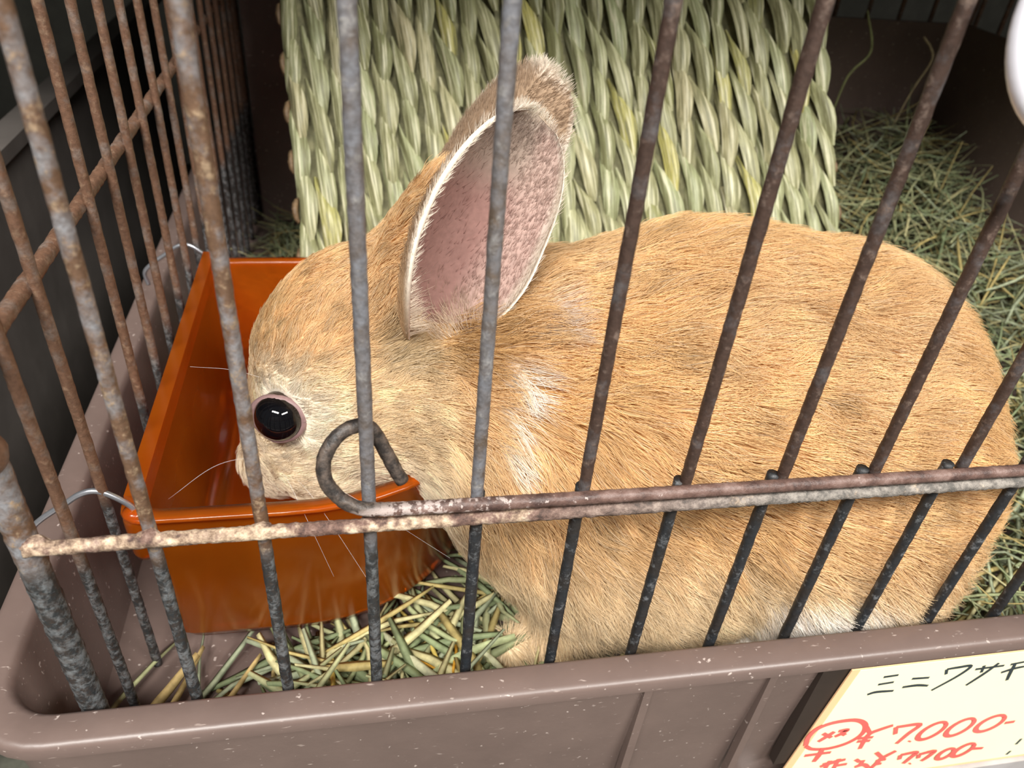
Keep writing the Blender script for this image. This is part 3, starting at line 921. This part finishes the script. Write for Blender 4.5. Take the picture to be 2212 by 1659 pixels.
# ---- fur strands
tri = np.vstack([bf[:, [0, 1, 2]], bf[:, [0, 2, 3]]])
A, B_, C_ = bv[tri[:, 0]], bv[tri[:, 1]], bv[tri[:, 2]]
area = 0.5 * np.linalg.norm(np.cross(B_ - A, C_ - A), axis=1)
cen = (A + B_ + C_) / 3
cn = sdf_normal(cen)
view = np.array([0.0, -0.80, 0.60])
vis = cn @ view
wgt = area * np.where(vis > -0.15, 1.0, 0.22) * np.where(cen[:, 0] < 0.02, 2.1, 1.0) * (cen[:, 2] > -0.083)
def build_roots(n, gg):
    ti = gg.choice(len(tri), n, p=wgt / wgt.sum())
    u, v = gg.random(n), gg.random(n)
    sw = u + v > 1
    u[sw], v[sw] = 1 - u[sw], 1 - v[sw]
    return A[ti] + (B_[ti] - A[ti]) * u[:, None] + (C_[ti] - A[ti]) * v[:, None]
def flow_dir(p, n):
    x, y, z = p[:, 0], p[:, 1], p[:, 2]
    body = np.column_stack([np.ones(len(p)), np.zeros(len(p)), -0.18 - 0.9 * sst(z, -0.01, -0.06) - 0.9 * sst(x, 0.10, 0.04) * sst(z, 0.02, -0.02) - 0.9 * sst(x, 0.15, 0.20)])
    # head: hair runs from the nose back over the skull and cheeks
    hd = p - np.array([-0.034, 0.075, -0.042])
    hd /= np.linalg.norm(hd, axis=1)[:, None] + 1e-9
    hd = hd * np.array([1.2, 0.8, 0.75])
    h = sst(x, 0.032, 0.008)[:, None]
    d = body * (1 - h) + hd * h
    d = d + 0.40 * np.column_stack([vnoise(p, 190, 11), vnoise(p, 190, 12), vnoise(p, 190, 13)])
    d = d - n * np.sum(d * n, 1)[:, None]
    return d / (np.linalg.norm(d, axis=1)[:, None] + 1e-9)
NP = 6
def grow(n, seed_, lscale, stray):
    gg = np.random.default_rng(seed_)
    p = build_roots(n, gg)
    nn = sdf_normal(p)
    x, z = p[:, 0], p[:, 2]
    L = 0.0120 + 0.0035 * sst(z, -0.02, -0.05)
    L = L * (1 - 0.58 * sst(x, 0.030, 0.004)) * (1 - 0.30 * sst(x, -0.010, -0.028))
    L = L * (1 - 0.5 * sst(z, -0.066, -0.080))
    re = np.linalg.norm(p - EYE, axis=1)
    L = L * (0.45 + 0.55 * sst(re, 0.0065, 0.014))
    er = ears[0]
    eu = ((p - er.B) @ er.e) / er.L
    es_ = (p - er.B) @ er.s - er.bow * np.sin(np.pi * np.clip(eu, 0, 1))
    in_ear = (eu > 0.0) & (eu < 0.5) & (np.abs(es_) < 0.85 * er.half(np.clip(eu, 0, 1))) & ((p - er.B) @ er.n > 0.0005) & (p[:, 1] < 0.066)
    keep = (re > 0.0074) & ~in_ear
    p, nn, L, re = p[keep], nn[keep], L[keep], re[keep]
    n = len(p)
    fl = flow_dir(p, nn)
    # near the eye the hair points away from it
    aw = p - EYE; aw = aw - nn * np.sum(aw * nn, 1)[:, None]; aw /= np.linalg.norm(aw, axis=1)[:, None] + 1e-9
    we = (0.8 * sst(re, 0.012, 0.007))[:, None]
    fl = fl * (1 - we) + aw * we
    L = L * lscale * gg.uniform(0.75, 1.15, n)
    lift = np.where(p[:, 0] < 0.02, 0.26, 0.42) + gg.normal(0, 0.07, n)
    side = np.cross(nn, fl)
    bend = gg.normal(0, stray, n)
    t = np.linspace(0, 1, NP)[None, :, None]
    pts = p[:, None, :] + L[:, None, None] * (fl[:, None, :] * (t * (0.82 + 0.12 * t)) + nn[:, None, :] * (lift[:, None, None] * (t * 1.5 - 0.85 * t * t)) + side[:, None, :] * (bend[:, None, None] * t * t))
    return p, nn, pts, gg
p, nn, pts, gg = grow(140000, 21, 1.0, 0.22)
# clumping
n = len(p)
nclump = n // 45
kd = kdtree.KDTree(nclump)
for i in range(nclump): kd.insert(p[i], i)
kd.balance()
ci = np.array([kd.find(q)[1] for q in p])
tt = np.linspace(0, 1, NP)[None, :, None]
amt = (0.62 * gg.uniform(0.3, 1.25, n))[:, None, None]
cl = pts[ci] + (p - p[ci])[:, None, :] * 0.30
pts = pts * (1 - amt * tt ** 1.3) + cl * (amt * tt ** 1.3)
base = fur_colour(p, nn)
br = (gg.uniform(0.86, 1.14, n) * (1 + 0.08 * gg.normal(0, 1, nclump)[ci]))[:, None]
tipc = np.clip(base * br * 1.05, 0, 0.94)
dark = gg.random(n) < 0.05
tipc[dark] *= 0.55
pale_ = gg.random(n) < 0.10
tipc[pale_] = tipc[pale_] * 0.55 + np.array([0.80, 0.70, 0.55]) * 0.45
rootc = tipc
tcol = np.linspace(0, 1, NP)[None, :, None] ** 0.7
colr = rootc[:, None, :] * (1 - tcol) + tipc[:, None, :] * tcol

# short nap on the ears
def ear_hairs(er, n, seed_, inner, far):
    gg = np.random.default_rng(seed_)
    u = gg.uniform(0.03, 1.0, n); v = gg.uniform(-1, 1, n)
    if inner:   # bare in the middle, furry at the border
        keep = (gg.random(n) < np.maximum.reduce([sst(np.abs(v), 0.55, 0.92), sst(u, 0.70, 0.92), 0.9 * sst(v, 0.25, 0.55), 0.10 + 0 * u]))
        u, v = u[keep], v[keep]
    n = len(u)
    q = er.pos(u, v, 0.0 if inner else -0.0011)
    nm = er.normal(u, v) * (1 if inner else -1)
    edge = np.sign(v)[:, None] * er.s
    fl = er.e * 0.9 + edge * (0.35 if not inner else 0.1)
    if inner:
        base_u = sst(u, 0.35, 0.05)[:, None]
        fl = er.e * (0.8 - 0.5 * base_u) - np.sign(v)[:, None] * er.s * 0.7 * base_u + nm * 0.2
    fl = fl - nm * np.sum(fl * nm, 1)[:, None] * 0.5
    fl /= np.linalg.norm(fl, axis=1)[:, None] + 1e-9
    L = gg.uniform(0.0012, 0.0024, n) * (1 + (1.3 if inner else 0.9) * sst(u, 0.30, 0.05))
    lift = 0.30 + gg.normal(0, 0.1, n)
    t = np.linspace(0, 1, NP)[None, :, None]
    rnd = gg.normal(0, 0.18, (n, 3))
    pt = q[:, None, :] + L[:, None, None] * ((fl + rnd)[:, None, :] * t + nm[:, None, :] * (lift[:, None, None] * t * (1.3 - 0.6 * t)))
    c = ear_colour(u, v, inner, far)
    if inner:
        f = (0.8 * sst(u, 0.35, 0.10))[:, None]
        c = c * (1 - f) + np.array([0.80, 0.68, 0.52]) * f
        c = c * 1.05 + 0.02
    c = np.clip(c * gg.uniform(0.8, 1.2, n)[:, None], 0, 0.92)
    return pt, np.repeat(c[:, None, :], NP, 1)
EP, EC = [pts], [colr]
for ei, er in enumerate(ears):
    for inner, cnt in ((True, 9000 if ei == 0 else 4000), (False, 7000)):
        a_, b_ = ear_hairs(er, cnt, 50 + ei * 2 + inner, inner, ei == 1)
        EP.append(a_); EC.append(b_)
pts = np.vstack(EP).astype(np.float32); colr = np.vstack(EC).astype(np.float32)
n_body = len(EP[0])
N = len(pts)
fur_data = bpy.data.hair_curves.new('fur')
fur_data.add_curves([NP] * N)
fur_data.attributes['position'].data.foreach_set('vector', pts.reshape(-1))
rad = np.tile(np.array([1.0, 1.0, 0.92, 0.78, 0.55, 0.18]) * 0.000068, (N, 1))
rad[n_body:] *= 0.75
ra = fur_data.attributes.get('radius') or fur_data.attributes.new('radius', 'FLOAT', 'POINT')
ra.data.foreach_set('value', rad.astype(np.float32).ravel())
ca_ = fur_data.attributes.new('col', 'FLOAT_COLOR', 'POINT')
ca_.data.foreach_set('color', np.concatenate([colr, np.ones((N, NP, 1), np.float32)], 2).ravel())
fur_data.materials.append(M['fur'])
fur = link(bpy.data.objects.new('fur', fur_data), rabbit)
fur['kind'] = 'stuff'

# whiskers
for pts_w in ([(-0.028, 0.066, -0.038), (-0.040, 0.054, -0.030), (-0.052, 0.046, -0.034)],               [(-0.024, 0.064, -0.042), (-0.014, 0.038, -0.030), (0.000, 0.026, -0.052)], [(-0.023, 0.063, -0.040), (-0.006, 0.036, -0.026), (0.020, 0.024, -0.040)],
              [(-0.026, 0.064, -0.042), (-0.020, 0.040, -0.026), (-0.010, 0.026, -0.046)],               [(-0.0260, 0.0560, -0.0030), (-0.0320, 0.0500, 0.0040), (-0.0400, 0.0460, 0.0080)]):
    q = catmull(pts_w, 8)
    mb = MB(); mb.tube(q, np.linspace(0.00005, 0.00002, len(q)), 5)
    mb.build('whisker', M['whisker'], rabbit)

# ------------------------------------------------------------------ woven grass mat leaning at the back
MAT_BL = Vector((-0.0271, 0.197, -0.0295))
MAT_BR = Vector((0.2126, 0.182, -0.0221))
m_up = Vector((-0.048, 0.6075, 0.797)).normalized()
m_x = (MAT_BR - MAT_BL)
m_x = (m_x - m_up * m_x.dot(m_up))
MATW = m_x.length
m_x.normalize()
m_n = m_x.cross(m_up).normalized()          # towards the viewer
if m_n.y > 0: m_n = -m_n
m_n_mat = m_up.cross(m_x) if m_up.cross(m_x).dot(m_n) > 0 else m_x.cross(m_up)
S0 = -0.045                                  # foot of the mat, on the tray floor
basis = Matrix((m_x, m_up, m_x.cross(m_up))).transposed()
zsign = 1.0 if m_x.cross(m_up).dot(m_n) > 0 else -1.0
mat_root = empty('woven_grass_mat', MAT_BL + m_x * (MATW / 2) + m_up * S0)
def mat_obj(name, me, s, t, d, ang=0.0, sc=(1, 1, 1)):
    o = bpy.data.objects.new(name, me)
    rot = basis.to_4x4() @ Matrix.Rotation(ang, 4, 'Z')
    pos = MAT_BL + m_x * s + m_up * t + m_n * d
    mw = Matrix.Translation(pos) @ rot @ Matrix.Diagonal((sc[0], sc[1], sc[2], 1))
    link(o, mat_root)
    o.matrix_parent_inverse = Matrix.Translation(-mat_root.location)
    o.matrix_basis = mw
    return o
def leaf_mesh(seed_):
    """pointed, folded leaf strand; local x across, y along, z out of the mat"""
    g = np.random.default_rng(seed_)
    L, W = 0.039, 0.0036
    ny, nx = 9, 4
    v, f = [], []
    sway = g.uniform(0.0004, 0.0014)
    fold = g.uniform(-0.25, 0.25)
    for j in range(ny + 1):
        t = j / ny                              # 0 foot (pointed, in front) .. 1 top (tucked behind)
        w = W * (0.16 + 0.84 * math.sin(math.pi * min(1.0, (t * 1.05 + 0.02)) ** 0.85) ** 0.8) if t < 0.97 else W * 0.25
        out = 0.0048 * math.sin(math.pi * (0.06 + 0.94 * (1 - t)) ** 0.9) - 0.0052 * t
        cx = sway * math.sin(2 * math.pi * (t - 0.2)) + 0.0026 * (0.5 - t)
        for i in range(nx + 1):
            q = i / nx * 2 - 1
            ridge = (1 - abs(q - fold) ** 1.5) * 0.0026 + 0.00035 * math.cos(q * 9 + seed_)
            v.append((cx + q * w, (t - 0.5) * L, out + ridge * zsign * zsign))
    for j in range(ny):
        for i in range(nx):
            a = j * (nx + 1) + i
            f.append((a, a + 1, a + nx + 2, a + nx + 1))
    v = [(x, y, z * zsign) for x, y, z in v]
    me = bpy.data.meshes.new('leaf_strand')
    me.from_pydata(v, [], f)
    me.polygons.foreach_set('use_smooth', [True] * len(f))
    me.materials.append(M['leaf'])
    return me
LEAVES = [leaf_mesh(i) for i in range(6)]
NC, RP = 26, 0.0205
PITCH = MATW / NC
NR = 10
g = random.Random(11)
for c in range(NC):
    lean = 0.11 if c % 2 else 0.0
    for r in range(NR):
        s = (c + 0.5) * PITCH + g.uniform(-0.0006, 0.0006)
        t = S0 + 0.016 + r * RP + (0.5 * RP if c % 2 else 0) + g.uniform(-0.0025, 0.0025)
        mat_obj('leaf_strand', LEAVES[g.randrange(6)], s, t, 0.0022 + g.uniform(-0.0004, 0.0006), lean + g.uniform(-0.07, 0.07), (g.uniform(0.85, 1.12), g.uniform(0.9, 1.1), g.uniform(0.8, 1.25)))
# dark cord backing
H = NR * RP + 0.016
def quadbox(name, mat, s0, s1, t0, t1, d0, d1):
    v = []
    for d in (d0, d1):
        for s, t in ((s0, t0), (s1, t0), (s1, t1), (s0, t1)):
            v.append(MAT_BL + m_x * s + m_up * t + m_n * d)
    mb = MB(); mb.add(v, [(0, 3, 2, 1), (4, 5, 6, 7), (0, 1, 5, 4), (1, 2, 6, 5), (2, 3, 7, 6), (3, 0, 4, 7)])
    return part(mb, name, mat, mat_root, False)
quadbox('backing', M['mat_back'], 0.0015, MATW - 0.0015, S0, S0 + H, -0.0040, -0.0005)
def knot_mesh(seed_):
    gg = np.random.default_rng(seed_)
    p = catmull([(0, -0.006, 0), (0.0010, -0.003, 0.001), (0.0012, 0.001, 0.0015), (0.0004, 0.005, 0.0005), (-0.001, 0.007, -0.001)], 4)
    v, f = tube(p, [0.0010 + 0.0007 * math.sin(math.pi * i / (len(p) - 1)) for i in range(len(p))], 6, 0.15, seed=seed_)
    me = bpy.data.meshes.new('edge_knot')
    me.from_pydata([tuple(map(float, q)) for q in v], [], f)
    me.polygons.foreach_set('use_smooth', [True] * len(f))
    me.materials.append(M['knot'])
    return me
KN = [knot_mesh(i) for i in range(3)]
for r in range(NR):
    for side in (0, 1):
        t = S0 + 0.012 + r * RP + side * 0.006
        mat_obj('edge_knot', KN[r % 3], MATW - 0.0016 if side else 0.0016, t, 0.001, 0.0, (0.8 if side else -0.8, 0.8, 1))
tag(mat_root, 'thick woven mat of dried green grass braids behind the rabbit', 'mat')

# ------------------------------------------------------------------ hay
HAYCOL = np.array([[0.30, 0.33, 0.17], [0.40, 0.41, 0.22], [0.24, 0.29, 0.15], [0.50, 0.46, 0.24], [0.36, 0.40, 0.26], [0.45, 0.36, 0.14]])
def strands(n, place, length, width, seed_, cols=HAYCOL, tilt=0.35, curl=0.25):
    """n flat grass blades: returns verts, faces, per-vertex colours"""
    gg = np.random.default_rng(seed_)
    V, F, Cc = [], [], []
    for i in range(n):
        p = np.array(place(gg))
        if rabbit_sdf(p[None])[0] < 0.004: continue
        a = gg.uniform(0, 2 * math.pi)
        el = gg.normal(0, tilt)
        d = np.array([math.cos(a) * math.cos(el), math.sin(a) * math.cos(el), math.sin(el)])
        L = gg.uniform(*length)
        w = gg.uniform(*width)
        side = np.cross(d, [0, 0, 1.0]); side /= np.linalg.norm(side) + 1e-9
        up = np.cross(side, d)
        b1, b2 = gg.normal(0, curl * L, 2)
        base = len(V)
        ns = 5
        for k in range(ns):
            t = k / (ns - 1) - 0.5
            c = p + d * L * t + side * b1 * t * t + up * b2 * (t * t - 0.1)
            ww = w * (1.0 - 0.75 * abs(t) ** 1.5 * 2)
            c[2] = max(c[2], TRAY_FLOOR + 0.0012); c[0] = min(max(c[0], -0.0745), 0.361); c[1] = min(max(c[1], 0.0022), 0.337)
            V += [c - side * ww, c + up * ww * 0.5, c + side * ww, c - up * ww * 0.35]
        for k in range(ns - 1):
            for q in range(4):
                q2 = (q + 1) % 4
                F.append((base + k * 4 + q, base + k * 4 + q2, base + (k + 1) * 4 + q2, base + (k + 1) * 4 + q))
        F.append((base + 3, base + 2, base + 1, base)); F.append(tuple(base + (ns - 1) * 4 + q for q in range(4)))
        col = cols[gg.integers(len(cols))] * gg.uniform(0.7, 1.25)
        Cc += [np.append(col, 1.0)] * (ns * 4)
    return V, F, Cc
def col_obj(name, V, F, Cc, mat, smooth=True):
    o = mesh_obj(name, V, F, mat, None, smooth)
    at = o.data.color_attributes.new('col', 'FLOAT_COLOR', 'POINT')
    at.data.foreach_set('color', np.array(Cc, dtype=np.float32).ravel())
    return o
def in_feeder(x, y, pad=0.004):
    return x < 0.052 and FY0 - pad < y < FY1 + pad and x < -0.02 + 0.07 * math.sqrt(max(0, 1 - ((y - 0.101) / 0.07) ** 2)) + pad
def heap_h(x, y):
    return -0.083 + 0.058 * min(1, max(0, (y - 0.15) / 0.17)) ** 1.1 * min(1, max(0, (x - 0.02) / 0.15)) + 0.012 * math.sin(x * 40 + 1) * max(0, min(1, (y - 0.12) / 0.1))
def under_mat(x, y):
    return -0.03 < x < 0.20 and 0.10 < y < 0.29
def place_front(gg):
    while True:
        x, y = gg.uniform(-0.074, 0.372), gg.uniform(0.002, 0.125)
        if in_feeder(x, y): continue
        if x < -0.03 and gg.random() < 0.75: continue
        return (x, y, -0.0895 + gg.uniform(0, 0.0125) * (0.35 if x < -0.03 else 1))
def place_right(gg):
    while True:
        x, y = gg.uniform(0.18, 0.36), gg.uniform(0.004, 0.20)
        h = heap_h(x, y) + 0.014 * min(1, (x - 0.18) / 0.06)
        return (x, y, TRAY_FLOOR + 0.002 + (h + 0.004 - TRAY_FLOOR) * gg.uniform(0.3, 1) ** 0.6)
def place_heap(gg):
    while True:
        x, y = gg.uniform(-0.05, 0.36), gg.uniform(0.17, 0.336)
        if under_mat(x, y) and gg.random() < 0.9: continue
        if in_feeder(x, y): continue
        h = heap_h(x, y)
        return (x, y, TRAY_FLOOR + 0.003 + (h - TRAY_FLOOR) * gg.uniform(0.4, 1) ** 0.5)
V, F, Cc = strands(700, place_front, (0.022, 0.055), (0.0005, 0.0013), 3, tilt=0.16)
def place_by_feeder(gg):
    while True:
        x, y = gg.uniform(-0.03, 0.06), gg.uniform(0.003, 0.07)
        if in_feeder(x, y, 0.001): continue
        return (x, y, -0.088 + gg.uniform(0, 0.011) * min(1, (x + 0.035) / 0.03))

for args in ((230, place_by_feeder, (0.022, 0.052), (0.0009, 0.0019), 6, HAYCOL, 0.2), (1100, place_right, (0.02, 0.06), (0.0004, 0.0011), 4), (2600, place_heap, (0.02, 0.065), (0.0003, 0.0009), 5)):
    v2, f2, c2 = strands(*args)
    nb = len(V)
    V += v2; F += [tuple(i + nb for i in f) for f in f2]; Cc += c2
hay = col_obj('hay', V, F, Cc, M['hay'])
tag(hay, 'green dried hay strewn over the tray floor and heaped at the rear', 'hay', kind='stuff')

def stalk(pts, r, col, label, group=None, flat=0.55, name='hay_stalk'):
    p = catmull(pts, 6)
    v, f = tube(p, [r * (1 - 0.35 * abs(2 * i / (len(p) - 1) - 1) ** 2) for i in range(len(p))], 6, 0.06, flat=flat, seed=len(pts))
    gg = np.random.default_rng(int(abs(pts[0][0]) * 1e6))
    cc = [np.append(np.array(col) * gg.uniform(0.85, 1.1), 1.0) for _ in v]
    o = col_obj(name, v, f, cc, M['hay'])
    return tag(o, label, 'hay stalk', group)
YEL, PALE, GRN, ORA = (0.62, 0.48, 0.12), (0.62, 0.62, 0.40), (0.38, 0.42, 0.22), (0.70, 0.36, 0.04)
ST_LABEL = {YEL: 'yellow hay stalk lying between the orange feeder and the front rim', PALE: 'thick pale straw-coloured stalk lying between the feeder and the front rim',
            GRN: 'broad dull-green grass blade lying by the rabbit\'s front paw', ORA: 'thin orange-brown straw lying beside the rounded end of the feeder'}
ST_GROUP = {YEL: 'yellow stalks by the feeder', PALE: 'pale stalks by the feeder', GRN: 'green blades by the front paw', ORA: 'orange straws by the feeder'}
front_stalks = [
    ((-0.0250, 0.030, -0.0890), (-0.0040, 0.010, -0.0760), (0.0000, 0.0040, -0.0735), PALE, 0.0017),
    ((-0.0130, 0.0350, -0.0860), (-0.0120, 0.0180, -0.0790), (-0.0110, 0.0060, -0.0740), YEL, 0.0012),
    ((0.0020, 0.0340, -0.0830), (0.0120, 0.0180, -0.0780), (0.0220, 0.0080, -0.0770), PALE, 0.0020),
    ((-0.0060, 0.0300, -0.0840), (0.0100, 0.0220, -0.0800), (0.0230, 0.0120, -0.0785), ORA, 0.0010),
    ((0.0080, 0.0420, -0.0840), (0.0150, 0.0280, -0.0800), (0.0190, 0.0120, -0.0770), YEL, 0.0011),
    ((0.0100, 0.0120, -0.0790), (0.0240, 0.0200, -0.0775), (0.0400, 0.0230, -0.0750), GRN, 0.0016),
    ((0.0020, 0.0080, -0.0790), (0.0180, 0.0110, -0.0760), (0.0380, 0.0120, -0.0770), GRN, 0.0023),
    ((0.0240, 0.0300, -0.0820), (0.0330, 0.0180, -0.0790), (0.0390, 0.0060, -0.0775), PALE, 0.0016),
    ((0.0180, 0.0400, -0.0850), (0.0230, 0.0260, -0.0800), (0.0210, 0.0140, -0.0760), ORA, 0.0009),
    ((-0.0200, 0.0100, -0.0800), (-0.0040, 0.0050, -0.0770), (0.0130, 0.0080, -0.0780), PALE, 0.0018),
    ((-0.0150, 0.0260, -0.0870), (-0.0180, 0.0140, -0.0830), (-0.0200, 0.0050, -0.0790), GRN, 0.0014),
    ((0.0310, 0.0140, -0.0790), (0.0400, 0.0080, -0.0765), (0.0500, 0.0060, -0.0780), PALE, 0.0022),
]
for a, b, c, col, r in front_stalks:
    stalk([a, b, c], r * 1.15, col, ST_LABEL[col], ST_GROUP[col])
for a, b, c, r in (((-0.0700, 0.0060, -0.0880), (-0.0600, 0.0180, -0.0850), (-0.0500, 0.0320, -0.0820), 0.0016), ((-0.0520, 0.0040, -0.0870), (-0.0430, 0.0160, -0.0870), (-0.0330, 0.0320, -0.0850), 0.0012),
                   ((-0.0640, 0.0040, -0.0885), (-0.0560, 0.0200, -0.0880), (-0.0500, 0.0380, -0.0870), 0.0012), ((-0.0300, 0.0360, -0.0860), (-0.0290, 0.0220, -0.0880), (-0.0300, 0.0060, -0.0885), 0.0013)):
    stalk([a, b, c], r, (0.52, 0.38, 0.16), 'yellowed straw stalk on the bare tray floor under the feeder corner', 'straws at the tray corner')
stalk([(0.1130, 0.0035, -0.0720), (0.1000, 0.0045, -0.0740), (0.0900, 0.0040, -0.0790), (0.084, 0.006, -0.086)], 0.0016, (0.55, 0.60, 0.18), 'yellow-green grass blade bent against the rabbit\'s belly')
stalk([(0.2690, 0.300, 0.0500), (0.2790, 0.300, 0.0300), (0.2700, 0.300, 0.0160), (0.2685, 0.302, -0.010)], 0.0008, (0.30, 0.32, 0.14), 'thin green hay stalk standing against the splash guard, crooked near its foot')
stalk([(0.3080, 0.300, 0.0385), (0.3150, 0.300, 0.0330), (0.3185, 0.300, 0.0260), (0.3150, 0.302, 0.010), (0.3120, 0.304, -0.012)], 0.0008, (0.36, 0.29, 0.17), 'thin brown hay stalk with a bent tip standing in the rear heap')
stalk([(-0.0930, 0.196, 0.085), (-0.0950, 0.199, 0.060), (-0.0960, 0.200, 0.044)], 0.0011, (0.50, 0.50, 0.25), 'pale hay stalk dangling outside the side bars of the cage')

# ------------------------------------------------------------------ neighbouring cage beyond the side bars
nb = empty('neighbour_tray', (-0.34, 0.28, -0.155))
mb = MB()
mb.box((-0.150, 0.02, -0.010), (-0.138, 0.56, -0.004)); part(mb, 'rim', M['neighbour'], nb, False)
mb = MB(); mb.box((-0.150, 0.02, -0.154), (-0.146, 0.56, -0.010)); part(mb, 'side_panel', M['neighbour'], nb, False)
tag(nb, 'grey-brown tray rim of the next cage beyond the side bars', 'tray')
